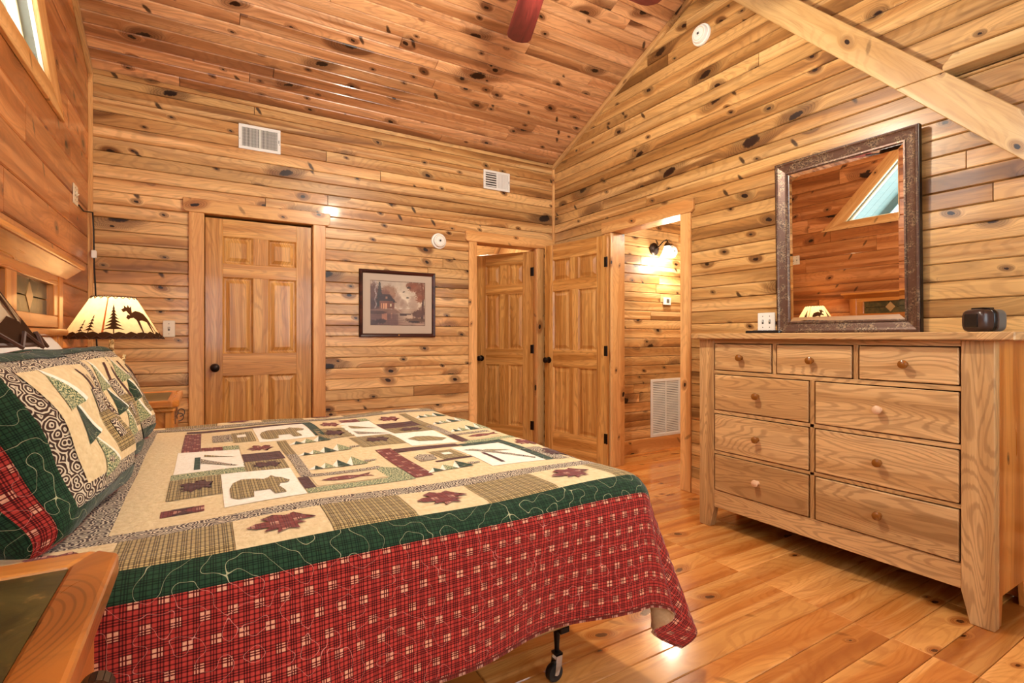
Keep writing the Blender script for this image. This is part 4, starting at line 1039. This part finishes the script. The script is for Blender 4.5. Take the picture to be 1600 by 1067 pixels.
qp('swirl_strip', rect(-.27, -.185, 1.45, 2.865), 'swirl_cloth', .003)
# shapes in unit boxes
LEAF = [(-.025, -.5), (.025, -.5), (.035, -.22), (.22, -.34), (.20, -.20), (.46, -.22), (.36, -.08), (.5, .10), (.30, .07), (.35, .28), (.16, .18), (.14, .36), (0, .5), (-.14, .36), (-.16, .18), (-.35, .28), (-.30, .07), (-.5, .10), (-.36, -.08), (-.46, -.22), (-.20, -.20), (-.22, -.34), (-.035, -.22)]
BEAR = [(-.5, -.38), (-.50, .0), (-.44, .24), (-.30, .38), (-.08, .36), (.08, .30), (.16, .36), (.22, .46), (.28, .36), (.38, .30), (.50, .12), (.46, .02), (.32, .0), (.28, -.14), (.34, -.38), (.34, -.5), (.16, -.5), (.12, -.24), (-.14, -.24), (-.16, -.5), (-.40, -.5)]
FISH = [(-.5, .0), (-.28, .30), (.02, .38), (.24, .14), (.50, .36), (.42, 0), (.50, -.36), (.24, -.14), (.02, -.38), (-.28, -.30)]
def shp(nm, S_, cx, cy, w_, h, mat, rot=0, lift=.003, step=.05):
    c, s = math.cos(rot), math.sin(rot)
    P = [((p[0]*c-p[1]*s)*w_+cx, (p[0]*s+p[1]*c)*h+cy) for p in S_]
    return qp(nm, P, mat, lift, step)
# edge band: check and leaf squares alternating, over the near and far rounding
cuts_ = [-.53, -.37, -.16, .056, .256, .46, .665, .895, 1.116, iX+.145*FF]
for i in range(len(cuts_)-1):
    a, b = cuts_[i]+.001, cuts_[i+1]-.001
    chk = i % 2 == 0
    for (c, d, md) in ((1.22, 1.39, 1.31), (2.925, 3.095, 3.01)):
        last = i == len(cuts_)-2; e0, e1 = (iX+.23*FF, iX+.06*FF) if c < 2 else (iX+.06*FF, iX+.23*FF)
        qp('checked_patch' if chk else 'leaf_patch', [(a, c), (e0, c), (e1, d), (a, d)] if last else rect(a, b, c, d), 'olive_check' if chk else 'beige_cloth', .0035, .02)
        if not chk: shp('leaf_applique', LEAF, (a+b)/2, md, .15, .12, 'red_patch', R_(90 if c < 2 else -90), .0065, .02)
fc = [1.40, 1.60, 1.80, 2.0, 2.2, 2.4, 2.6, 2.91]
for i in range(len(fc)-1):
    chk = i % 2 == 1
    qp('checked_patch' if chk else 'leaf_patch', rect(iX+.062*FF, iX+.228*FF, fc[i]+.001, fc[i+1]-.001), 'olive_check' if chk else 'beige_cloth', .0035, .02)
    if not chk: shp('leaf_applique', LEAF, iX+.145*FF, (fc[i]+fc[i+1])/2, .07, .11, 'red_patch', R_(180), .0065, .02)
R_B = lambda nm, a, b, c, d, mat, lift=.0015: qp(nm, rect(a, b, c, d), mat, lift, .06)
# blocks, foot-wards = +u
R_B('checked_patch', -.09, .044, 1.665, 1.872, 'olive_check'); shp('leaf_applique', LEAF, -.022, 1.77, .10, .12, 'brown_patch', .9)
R_B('green_strip', -.09, .115, 1.873, 1.948, 'green_print')
R_B('white_block', .045, .249, 1.53, 1.87, 'white_cloth'); shp('bear_applique', BEAR, .145, 1.69, .165, .22, 'olive_check', 0, .0030)
shp('bear_applique', BEAR, .145, 1.69, .165, .22, 'olive_check', 0, .0030) if False else None
R_B('red_bow', -.095, .0, 1.535, 1.585, 'red_patch'); qp('bow_knot', [(-.075, 1.5355), (-.02, 1.5355), (-.047, 1.56)], 'brown_patch', .0026); qp('bow_knot', [(-.02, 1.5845), (-.075, 1.5845), (-.047, 1.56)], 'brown_patch', .0026)
R_B('white_block', -.085, .118, 1.95, 2.30, 'white_cloth')
R_B('trunk_strip', -.03, -.012, 1.985, 2.20, 'green_plaid', .0026)
qp('canoe_applique', [(-.01, 2.09), (-.01, 2.17), (.10, 1.985), (.085, 1.985)], 'swirl_cloth', .0030); qp('canoe_applique', [(0.0, 2.20), (0.0, 2.235), (.105, 2.16)], 'olive_check', .0030)
R_B('checked_patch', .116, .247, 1.868, 2.03, 'olive_check'); shp('leaf_applique', LEAF, .182, 1.95, .10, .11, 'brown_patch', .6)
R_B('brown_strip', .121, .255, 2.032, 2.20, 'brown_patch')
R_B('leaf_patch', .122, .262, 2.202, 2.385, 'beige_cloth'); shp('leaf_applique', LEAF, .192, 2.29, .10, .12, 'red_patch', .4)
R_B('checked_patch', .264, .30, 2.10, 2.385, 'olive_check'); R_B('swirl_strip', .264, .30, 1.74, 2.098, 'swirl_cloth'); R_B('brown_strip', .252, .284, 1.59, 1.738, 'brown_patch')
R_B('red_strip', -.075, -.012, 2.302, 2.77, 'red_patch'); R_B('red_strip', -.011, .062, 2.302, 2.37, 'red_patch'); R_B('green_strip', .063, .12, 2.302, 2.38, 'green_print')
R_B('brown_strip', -.07, .43, 2.785, 2.83, 'brown_patch')
R_B('cabin_roof', .03, .105, 2.48, 2.68, 'swirl_cloth'); R_B('cabin_wall', .106, .19, 2.44, 2.70, 'olive_check'); R_B('cabin_window', .125, .16, 2.55, 2.62, 'white_cloth', .0030)
R_B('white_block', .20, .425, 2.40, 2.775, 'white_cloth'); shp('bear_applique', BEAR, .31, 2.56, .19, .24, 'olive_check')
R_B('green_strip', .428, .47, 2.42, 2.83, 'green_plaid'); 
R_B('leaf_patch', .472, .60, 2.56, 2.80, 'beige_cloth'); shp('leaf_applique', LEAF, .535, 2.67, .10, .16, 'red_patch', .3)
R_B('checked_patch', .44, .58, 2.32, 2.555, 'olive_check'); shp('leaf_applique', LEAF, .51, 2.44, .10, .15, 'brown_patch', .3)
def tree_row(u0, y, n, k0=.045, h0=.055):
    u = u0
    for i in range(n):
        w_ = k0*(.75+.22*i); h = h0*(.75+.35*i)
        qp('snow_triangle', [(u-.012, y), (u+w_*.5, y), (u+w_*.62, y+h)], 'white_cloth', .0020, .06)
        qp('tree_triangle', [(u+w_*.28, y), (u+w_*1.18, y), (u+w_*.62, y+h)], 'green_plaid' if i % 2 == 0 else 'green_print', .0030, .06)
        u += w_*.98
    qp('tree_trunk', [(u+.008, y+h0*.35), (u+.05, y+h0*.45), (u+.05, y+h0*.65), (u+.008, y+h0*.75)], 'swirl_cloth', .0025, .06)
tree_row(.31, 2.29, 3, .052, .075); tree_row(.31, 2.045, 4, .042, .07); tree_row(.31, 1.82, 4, .042, .065)
R_B('fish_patch', .29, .50, 1.60, 1.725, 'beige_cloth'); shp('fish_applique', FISH, .39, 1.665, .16, .075, 'red_patch'); R_B('swirl_strip', .29, .52, 1.73, 1.765, 'swirl_cloth')
R_B('green_strip', .252, .50, 1.53, 1.588, 'green_print'); qp('green_strip', [(.50, 1.53), (.568, 1.53), (.568, 1.70), (.50, 1.765)], 'green_print', .0015)
R_B('red_strip', .57, .632, 1.54, 1.985, 'red_patch')
R_B('white_block', .575, .745, 2.285, 2.70, 'white_cloth'); qp('canoe_applique', [(.60, 2.35), (.60, 2.45), (.73, 2.31)], 'swirl_cloth', .0030); qp('canoe_applique', [(.61, 2.52), (.61, 2.6), (.73, 2.5)], 'olive_check', .0030)
R_B('red_strip', .605, .70, 2.705, 2.80, 'red_patch'); R_B('green_strip', .702, .75, 2.705, 2.80, 'green_print')
R_B('checked_patch', .54, .72, 2.05, 2.28, 'olive_check'); shp('leaf_applique', LEAF, .63, 2.17, .11, .13, 'brown_patch', .5)
R_B('white_block', .722, .93, 1.985, 2.28, 'white_cloth'); qp('canoe_applique', [(.75, 2.12), (.78, 2.06), (.88, 2.05), (.92, 2.09), (.86, 2.15), (.80, 2.16)], 'olive_check', .0030)
R_B('leaf_patch', .75, .94, 2.60, 2.82, 'beige_cloth'); shp('leaf_applique', LEAF, .85, 2.71, .12, .15, 'red_patch', .3)
R_B('brown_strip', .75, .94, 2.46, 2.598, 'brown_patch'); R_B('checked_patch', .75, .94, 2.285, 2.458, 'olive_check'); shp('leaf_applique', LEAF, .85, 2.37, .12, .13, 'brown_patch', .3)
R_B('checked_patch', .943, .985, 2.42, 2.82, 'olive_check'); R_B('swirl_strip', .943, .985, 2.15, 2.418, 'swirl_cloth'); R_B('brown_strip', .943, .985, 1.985, 2.148, 'brown_patch')
tree_row(1.0, 2.66, 3, .055, .085); tree_row(1.0, 2.42, 4, .045, .08); tree_row(1.0, 2.20, 4, .045, .07)
R_B('fish_patch', .99, 1.20, 2.02, 2.12, 'beige_cloth'); shp('fish_applique', FISH, 1.09, 2.075, .15, .07, 'red_patch'); R_B('swirl_strip', .99, 1.20, 2.13, 2.165, 'swirl_cloth')
R_B('green_strip', .95, 1.19, 1.945, 2.0, 'green_print'); qp('green_strip', [(1.19, 1.945), (1.25, 1.945), (1.25, 2.06), (1.20, 2.12)], 'green_print', .0015)
R_B('brown_strip', .634, .90, 1.905, 1.965, 'brown_patch'); R_B('green_strip', .902, 1.062, 1.885, 1.943, 'green_plaid')
R_B('green_strip', 1.064, 1.102, 1.53, 1.943, 'green_plaid')
qp('cabin_roof', [(.66, 1.72), (.72, 1.72), (.735, 1.80), (.69, 1.83), (.66, 1.80)], 'swirl_cloth', .0020); R_B('cabin_wall', .737, .83, 1.70, 1.85, 'olive_check'); R_B('cabin_window', .765, .80, 1.76, 1.80, 'white_cloth', .0030); R_B('cabin_trunk', .70, .84, 1.675, 1.695, 'brown_patch')
tree_row(.635, 1.565, 3, .05, .06)
R_B('white_block', .843, 1.062, 1.53, 1.882, 'white_cloth'); qp('canoe_applique', [(.86, 1.80), (.90, 1.80), (1.05, 1.58), (1.04, 1.565)], 'swirl_cloth', .0030); qp('canoe_applique', [(.93, 1.77), (1.03, 1.72), (.94, 1.73)], 'olive_check', .0030); R_B('trunk_strip', .895, .91, 1.56, 1.72, 'brown_patch', .0026)
R_B('leaf_patch', 1.104, 1.24, 1.735, 1.942, 'beige_cloth'); shp('leaf_applique', LEAF, 1.165, 1.83, .11, .13, 'red_patch', .2)
R_B('checked_patch', 1.104, 1.245, 1.525, 1.733, 'swirl_cloth'); shp('leaf_applique', LEAF, 1.172, 1.63, .11, .13, 'brown_patch', .2)

# ================================================================== PILLOWS
def make_pillow(label, loc, lean, yaw, ha=.31, hb_=.285, T=.105, roll=0, strip=False):
    root = empty('patchwork_pillow', loc, label, 'pillow', group='patchwork pillows against the headboard')
    X = V3(-math.sin(yaw), math.cos(yaw), 0); up = V3(-math.sin(lean)*math.cos(yaw), -math.sin(lean)*math.sin(yaw), math.cos(lean))
    X2 = X*math.cos(roll)+up*math.sin(roll); up2 = up*math.cos(roll)-X*math.sin(roll); Z = X2.cross(up2)
    root.matrix_world = Matrix(((X2.x, up2.x, Z.x, loc[0]), (X2.y, up2.y, Z.y, loc[1]), (X2.z, up2.z, Z.z, loc[2]), (0, 0, 0, 1)))
    rr = random.Random(label); ph = rr.uniform(0, 6)
    a0, b0 = ha-T*math.pi/2, hb_-T*math.pi/2      # flat centre, then the face rolls round the side
    def roll1(a, f):
        e = abs(a)-f
        if e <= 0: return a, 0.0
        return math.copysign(f+T*math.sin(min(e/T, math.pi/2)), a), min(e/T, math.pi/2)
    def P(a, b, sg=1):
        ga, pa_ = roll1(a, a0); gb, pb_ = roll1(b, b0)
        cc = max(0, math.cos(pa_)*math.cos(pb_))
        z = T*cc**.72*(1-.10*(abs(ga)/(a0+T))**2-.10*(abs(gb)/(b0+T))**2)
        pin = 1-.06*(1-min(1, abs(a)/ha))*(abs(b)/hb_)**2
        pin2 = 1-.06*(1-min(1, abs(b)/hb_))*(abs(a)/ha)**2
        wr_ = .006*math.sin(a*26+b*14+ph)+.005*math.sin(b*31-a*9+ph)
        edge = .022*math.sin(a*20+ph)*(abs(b)/hb_)**6+.012*math.sin(b*22+ph)*(abs(a)/ha)**6
        return Vector((ga*pin2, gb*pin, sg*(z+wr_*min(1, z/.03))+edge))
    R0 = lambda a0, a1, b0, b1: rect(a0, a1, b0, b1)
    mapped('pillow_back', R0(-ha, ha, -hb_, hb_), 'green_plaid', root, lambda a, b: P(a, b, -1), 0, .03)
    mapped('pillow_front', R0(-ha, ha, -hb_, hb_), 'swirl_cloth', root, P, 0, .022)
    def ring(nm, e0, e1, mat, lift):
        o = (ha-e0, hb_-e0); i = (ha-e1, hb_-e1)
        for q_ in ([(-o[0], -o[1]), (o[0], -o[1]), (i[0], -i[1]), (-i[0], -i[1])], [(o[0], -o[1]), (o[0], o[1]), (i[0], i[1]), (i[0], -i[1])],
                   [(o[0], o[1]), (-o[0], o[1]), (-i[0], i[1]), (i[0], i[1])], [(-o[0], o[1]), (-o[0], -o[1]), (-i[0], -i[1]), (-i[0], i[1])]):
            mapped(nm, q_, mat, root, P, lift, .022)
    ring('red_edge', 0, .045, 'red_plaid', .003); ring('green_border', .045, .115, 'green_plaid', .0035)
    pa, pb = ha-.165, hb_-.155
    mp = lambda nm, poly, mat, lift: mapped(nm, poly, mat, root, P, lift, .022)
    mp('beige_panel', R0(-pa, pa, -pb, pb), 'beige_cloth', .002)
    for k, m in enumerate(('green_print', 'green_plaid', 'green_print')):
        y = .058-k*.086; c = -.075+.006*k+(.045 if strip else 0)
        mp('snow_triangle', [(c-.008, y+.088), (c-.002, y+.045), (c+.060, y-.026), (c+.078, y-.018)], 'white_cloth', .0032)
        mp('tree_triangle', [(c-.004, y+.064), (c-.062, y-.036), (c+.064, y-.024)], m, .0036)
    if strip: mp('swirl_patch', R0(-pa, -pa+.055, -pb, pb), 'swirl_cloth', .0026)
    mp('tree_trunk', R0(.050, .066, .02, .12), 'brown_patch', .0035); mp('swirl_patch', R0(.034, .090, -.005, .058), 'swirl_cloth', .0045)
    mp('checked_patch', R0(.030, .140, -.12, -.006), 'olive_check', .003); mp('swirl_patch', R0(.060, .098, -.085, -.035), 'swirl_cloth', .005)
    mp('tree_trunk', [(.100, .10), (.115, .10), (.128, -.02), (.112, -.02)], 'brown_patch', .0035)
    mp('swirl_patch', R0(-.09, -.05, -.13, -.108), 'swirl_cloth', .0035)
    return root
make_pillow('patchwork pillow nearest the camera with a red and green border', (-.355, 1.645, .895), R_(27), R_(-7), .345, .295, .135)
make_pillow('middle one of the three patchwork pillows', (-.365, 2.13, .895), R_(26), R_(-9), .305, .295, .13, strip=True)
make_pillow('patchwork pillow farthest from the camera beside the far lamp', (-.365, 2.545, .89), R_(26), R_(-11), .29, .295, .13, strip=True)
wp = empty('white_pillow', (-.46, 2.62, .86), 'white pillow behind the patchwork pillows', 'pillow')
def ell(a, b): return Vector((a, b, .07*max(0, (1-abs(a/.36)**2.4))**.5*max(0, (1-abs(b/.24)**2.4))**.5))
X = V3(0, 1, 0); up = V3(-math.sin(R_(20)), 0, math.cos(R_(20))); Z = X.cross(up)
wp.matrix_world = Matrix(((X.x, up.x, Z.x, -.50), (X.y, up.y, Z.y, 2.62), (X.z, up.z, Z.z, .92), (0, 0, 0, 1)))
mapped('pillow_case_front', rect(-.36, .36, -.24, .24), 'linen', wp, ell, 0, .04); mapped('pillow_case_back', rect(-.36, .36, -.24, .24), 'linen', wp, lambda a, b: Vector((a, b, -ell(a, b).z)), 0, .04)

# ================================================================== NIGHTSTANDS
NH = .81
def make_nightstand(label, y_back):
    """origin on the floor; x 0..0.53 out from the wall, y measured from the middle"""
    ns = empty('nightstand', (LX+.01, y_back, 0), label, 'nightstand', group='nightstands beside the bed')
    W_, Dp = .62, .526; hw_ = W_/2; fr_ = .056; c = .03
    zt0, zt1 = NH-.036, NH
    def tp(nm, poly, mat, cx, cy):
        MB().prism([(p[0]-cx, p[1]-cy) for p in poly], zt0, zt1, lambda u, v, d: (u, v, d)).build(nm, mat, ns, .006, M=Matrix.Translation((cx, cy, 0)), segs=2)
    tp('top_frame', [(Dp-fr_, -hw_), (Dp-c, -hw_), (Dp, -hw_+c), (Dp, hw_-c), (Dp-c, hw_), (Dp-fr_, hw_-fr_), (Dp-fr_, -hw_+fr_)], 'honey_y', Dp-fr_/2, 0)
    tp('top_frame', [(0, -hw_), (fr_, -hw_+fr_), (fr_, hw_-fr_), (0, hw_)], 'honey_y', fr_/2, 0)
    tp('top_frame', [(0, hw_), (fr_, hw_-fr_), (Dp-fr_, hw_-fr_), (Dp-c, hw_)], 'honey_x', Dp/2, hw_-fr_/2)
    tp('top_frame', [(0, -hw_), (Dp-c, -hw_), (Dp-fr_, -hw_+fr_), (fr_, -hw_+fr_)], 'honey_x', Dp/2, -hw_+fr_/2)
    MB().box((fr_, -hw_+fr_, NH-.03), (Dp-fr_, hw_-fr_, NH-.004)).build('stone_inset', 'stone_tile', ns)
    bx('moulding', (.0, -hw_+.018, NH-.062), (Dp-.018, hw_-.018, NH-.036), 'honey_y', ns, .008)
    for yy in (-hw_+.03, hw_-.06):
        for xx in (.01, Dp-.065): bx('leg', (xx, yy, 0), (xx+.035, yy+.03, NH-.06), 'honey_z', ns, .004)
    bx('body', (.02, -hw_+.045, .14), (Dp-.045, hw_-.045, NH-.06), 'honey_y', ns, .002)
    for z0, z1 in ((.575, .745), (.375, .555), (.165, .355)):
        d = bx('drawer', (Dp-.046, -hw_+.062, z0), (Dp-.026, hw_-.062, z1), 'honey_y', ns, .004)
        for yy in (.10, -.10):
            pts = []
            for k in range(15):
                a = R_(-100+k*22); r_ = .026-.0010*k
                pts.append((.030+r_*math.cos(a)*.95, yy, .040+r_*math.sin(a)))
            mb = MB()
            for k in range(len(pts)-1):
                p, q_ = Vector(pts[k]), Vector(pts[k+1]); n = Vector((-(q_-p).z, 0, (q_-p).x)).normalized()*.0022
                mb.add([p+V3(0, -.011, 0)+n, p+V3(0, .011, 0)+n, q_+V3(0, .011, 0)+n, q_+V3(0, -.011, 0)+n, p+V3(0, -.011, 0)-n, p+V3(0, .011, 0)-n, q_+V3(0, .011, 0)-n, q_+V3(0, -.011, 0)-n],
                       [(0, 1, 2, 3), (4, 7, 6, 5), (0, 4, 5, 1), (1, 5, 6, 2), (2, 6, 7, 3), (3, 7, 4, 0)])
            mb.box((.010, yy-.012, .0), (.013, yy+.012, .075))
            mb.build('scroll_handle', 'iron', d, smooth=True)
    return ns
ns1 = make_nightstand('honey wood nightstand with a dark stone top in the near corner', 1.03-.31)
ns2 = copy_tree(ns1); ns2.location.y = 3.20+.31; ns2['label'] = 'honey wood nightstand under the lit lamp beyond the pillows'

# ================================================================== LAMPS
def make_lamp(label, loc, lit, seed):
    lp = empty('table_lamp', loc, label, 'lamp', group='branch table lamps with painted shades')
    rr = random.Random(seed)
    MB().lathe([(0, 0), (.085, 0), (.088, .012), (.075, .022), (.02, .03), (0, .03)], 24).build('base', 'bark', lp, smooth=True)
    stem = [(0, 0, .02), (.006, .004, .08), (.012, .012, .14), (.004, .008, .20), (-.010, -.004, .26), (-.022, -.008, .32), (-.026, -.010, .42)]
    MB().tube([(0, 0, .02), (.010, .006, .10), (.014, .016, .155), (.0, .006, .20), (-.012, -.002, .26), (-.012, 0, .33), (0, 0, .40)], [.017, .0155, .017, .014, .0125, .012, .010], 9).build('stem', 'bark', lp, smooth=True)
    MB().tube([(.013, .014, .15), (.022, .030, .175), (.024, .044, .215), (.026, .048, .235)], [.013, .011, .009, .008], 8).build('branch_stub', 'bark', lp, smooth=True)
    zb, zt, rb, rt = .325, .55, .222, .098
    def SH(th, h): r = rb+(rt-rb)*h; return Vector((r*math.cos(th), r*math.sin(th), zb+(zt-zb)*h))
    MB().add([SH(2*math.pi*j/48, h) for h in (0, 1) for j in range(48)], [(j, (j+1) % 48, 48+(j+1) % 48, 48+j) for j in range(48)]).build('shade', 'shade_paper', lp, smooth='all')
    sp = lambda nm, poly, mat, lift=.0015: mapped(nm, poly, mat, lp, SH, lift, .06)
    # dark ground band, seams and rim
    for k in range(24): sp('ground_band', [(k*math.pi/12, .0), ((k+1)*math.pi/12, .0), ((k+1)*math.pi/12, .10+.03*rr.random()), (k*math.pi/12+.13, .14+.03*rr.random()), (k*math.pi/12, .10+.03*rr.random())], 'shade_ink')
    for k in range(4): sp('seam', rect(k*math.pi/2+.30, k*math.pi/2+.345, .1, .98), 'shade_seam', .001)
    def tree(th, h0, w_, hh, n=7):
        sp('painted_tree', rect(th-.012, th+.012, h0, h0+hh*.9), 'shade_ink')
        for i in range(n):
            y = h0+hh*(.14+.80*i/n); ww = w_*(1-i/(n+.3)); d = hh*.10
            sp('painted_tree', [(th-ww, y-d*.25), (th-ww*.45, y), (th, y-d*.1), (th+ww*.45, y), (th+ww, y-d*.25), (th+ww*.4, y+d*.75), (th, y+d*1.6), (th-ww*.4, y+d*.75)], 'shade_ink')
    MOOSE = [(-.50, .12), (-.42, .25), (-.34, .22), (-.27, .30), (-.20, .36), (-.05, .42), (.15, .38), (.34, .30), (.42, .10), (.46, -.5), (.42, -.5), (.36, -.12), (.30, -.5), (.26, -.5), (.24, -.05), (.05, .02), (-.06, .0), (-.08, -.5), (-.12, -.5), (-.16, .02), (-.24, .12), (-.36, .10), (-.44, .04)]
    HORN = [(-.34, .22), (-.44, .40), (-.56, .34), (-.62, .46), (-.50, .52), (-.48, .64), (-.38, .54), (-.30, .66), (-.26, .54), (-.16, .62), (-.20, .46), (-.24, .32)]
    for base in (0, math.pi/2, math.pi, 3*math.pi/2):
        b = base
        tree(b-1.02, .12, .24, .70)
    for b in (math.pi/2, -math.pi/2): tree(b+.02, .12, .13, .46, 5); tree(b-.20, .12, .09, .34, 4)
    for base in (0, math.pi):
        for Pp in (MOOSE, HORN): sp('painted_moose', [(base-.27+p[0]*.85, .42+p[1]*.58) for p in Pp][::1], 'shade_ink')
    # lacing at both rims
    for zz, r_, n, hgt in ((zb+.006, rb, 26, .018), (zt-.004, rt, 20, .014)):
        pts = []
        for k in range(2*n):
            th = math.pi*k/n; s_ = 1 if k % 2 else -1
            rr_ = r_+.003-(.124/.225)*(s_*hgt*.5 if zz < .5 else s_*hgt*.5)
            pts.append((rr_*math.cos(th), rr_*math.sin(th), zz+s_*hgt*.5))
        MB().tube(pts, .0024, 5, True).build('lacing', 'leather', lp)
        MB().tube([(r_*math.cos(2*math.pi*k/40), r_*math.sin(2*math.pi*k/40), zz-.006 if zz < .5 else zz+.004) for k in range(40)], .003, 6, True).build('rim', 'leather', lp)
    MB().lathe([(0, .40), (.016, .40), (.016, .45), (.03, .48), (.03, .51), (.018, .53), (0, .532)], 16).build('bulb', 'bulb_lit' if lit else 'white_plastic', lp, smooth=True)
    if lit: point('lamp_light', (0, 0, .47), LAMP_W, (1, .66, .36), .03, lp)
    return lp
t = NT('bark', .8); co = t.n('TexCoord', out=3); n1 = t.noise(co, 60, 3, .6); n2 = t.noise(co, 14, 2)
t.color(t.mix(t.step(n1, .45, .6), srgb(196, 184, 150), t.mix(n2, srgb(120, 96, 56), srgb(84, 62, 34)))); t.bump(n1, .8, .006); MC['bark'] = t.m
t = NT('shade_paper', .8); co = t.n('TexCoord', out=3); n1 = t.noise(co, 40, 3, .6)
c_ = t.mix(n1, srgb(244, 228, 196), srgb(222, 196, 152)); t.color(c_)
df = t.t.nodes.new('ShaderNodeBsdfDiffuse'); trl = t.t.nodes.new('ShaderNodeBsdfTranslucent'); mx = t.t.nodes.new('ShaderNodeMixShader'); mx.inputs[0].default_value = .55
t.put(df.inputs[0], c_); t.put(trl.inputs[0], c_); t.t.links.new(df.outputs[0], mx.inputs[1]); t.t.links.new(trl.outputs[0], mx.inputs[2]); t.t.links.new(mx.outputs[0], t.t.nodes['Material Output'].inputs[0]); MC['shade_paper'] = t.m
def ink(name, c, f):
    t = NT(name, .8); df = t.t.nodes.new('ShaderNodeBsdfDiffuse'); trl = t.t.nodes.new('ShaderNodeBsdfTranslucent'); mx = t.t.nodes.new('ShaderNodeMixShader'); mx.inputs[0].default_value = f
    df.inputs[0].default_value = c; trl.inputs[0].default_value = c; t.t.links.new(df.outputs[0], mx.inputs[1]); t.t.links.new(trl.outputs[0], mx.inputs[2]); t.t.links.new(mx.outputs[0], t.t.nodes['Material Output'].inputs[0]); MC[name] = t.m
ink('shade_ink', srgb(74, 50, 34), .35); ink('shade_seam', srgb(190, 110, 60), .5)
t = NT('bulb_lit', .3); t.b.inputs['Emission Color'].default_value = (1, .7, .4, 1); t.b.inputs['Emission Strength'].default_value = 15; MC['bulb_lit'] = t.m
make_lamp('lit branch lamp with a moose and fir shade on the far nightstand', (-.425, 3.53, NH), True, 2).rotation_euler.z = -.437
make_lamp('unlit branch lamp with a laced shade cut off by the left edge', (-.405, .86, NH), False, 3)

# ================================================================== lamp cord in the corner
cd = empty('lamp_cord', (LX+.03, DY-.04, NH), 'black cord with a white inline plug hanging in the left corner', 'cord')
cp = [(LX+.008, 3.95, 1.93), (LX+.008, 4.10, 1.925), (LX+.03, DY-.05, 1.95), (LX+.034, DY-.045, 1.85), (LX+.036, DY-.045, 1.70), (LX+.04, DY-.06, 1.58), (LX+.05, DY-.09, 1.45), (LX+.06, DY-.14, 1.30), (LX+.07, DY-.20, 1.18), (LX+.08, DY-.26, 1.10), (LX+.10, DY-.32, 1.0), (LX+.13, DY-.42, .90), (LX+.16, 3.72, .83)]
o_ = V3(LX+.03, DY-.04, NH)
fine = []
for i in range(len(cp)-1):
    for k in range(4): fine.append(Vector(cp[i]).lerp(Vector(cp[i+1]), k/4)-o_)
fine.append(Vector(cp[-1])-o_)
MB().tube(fine, .0045, 7).build('cord', 'black_rubber', cd, smooth=True)
MB().box((LX+.022, DY-.062, 1.655), (LX+.05, DY-.035, 1.705)).build('plug', 'white_plastic', cd, .004, M=Matrix.Translation(-o_))
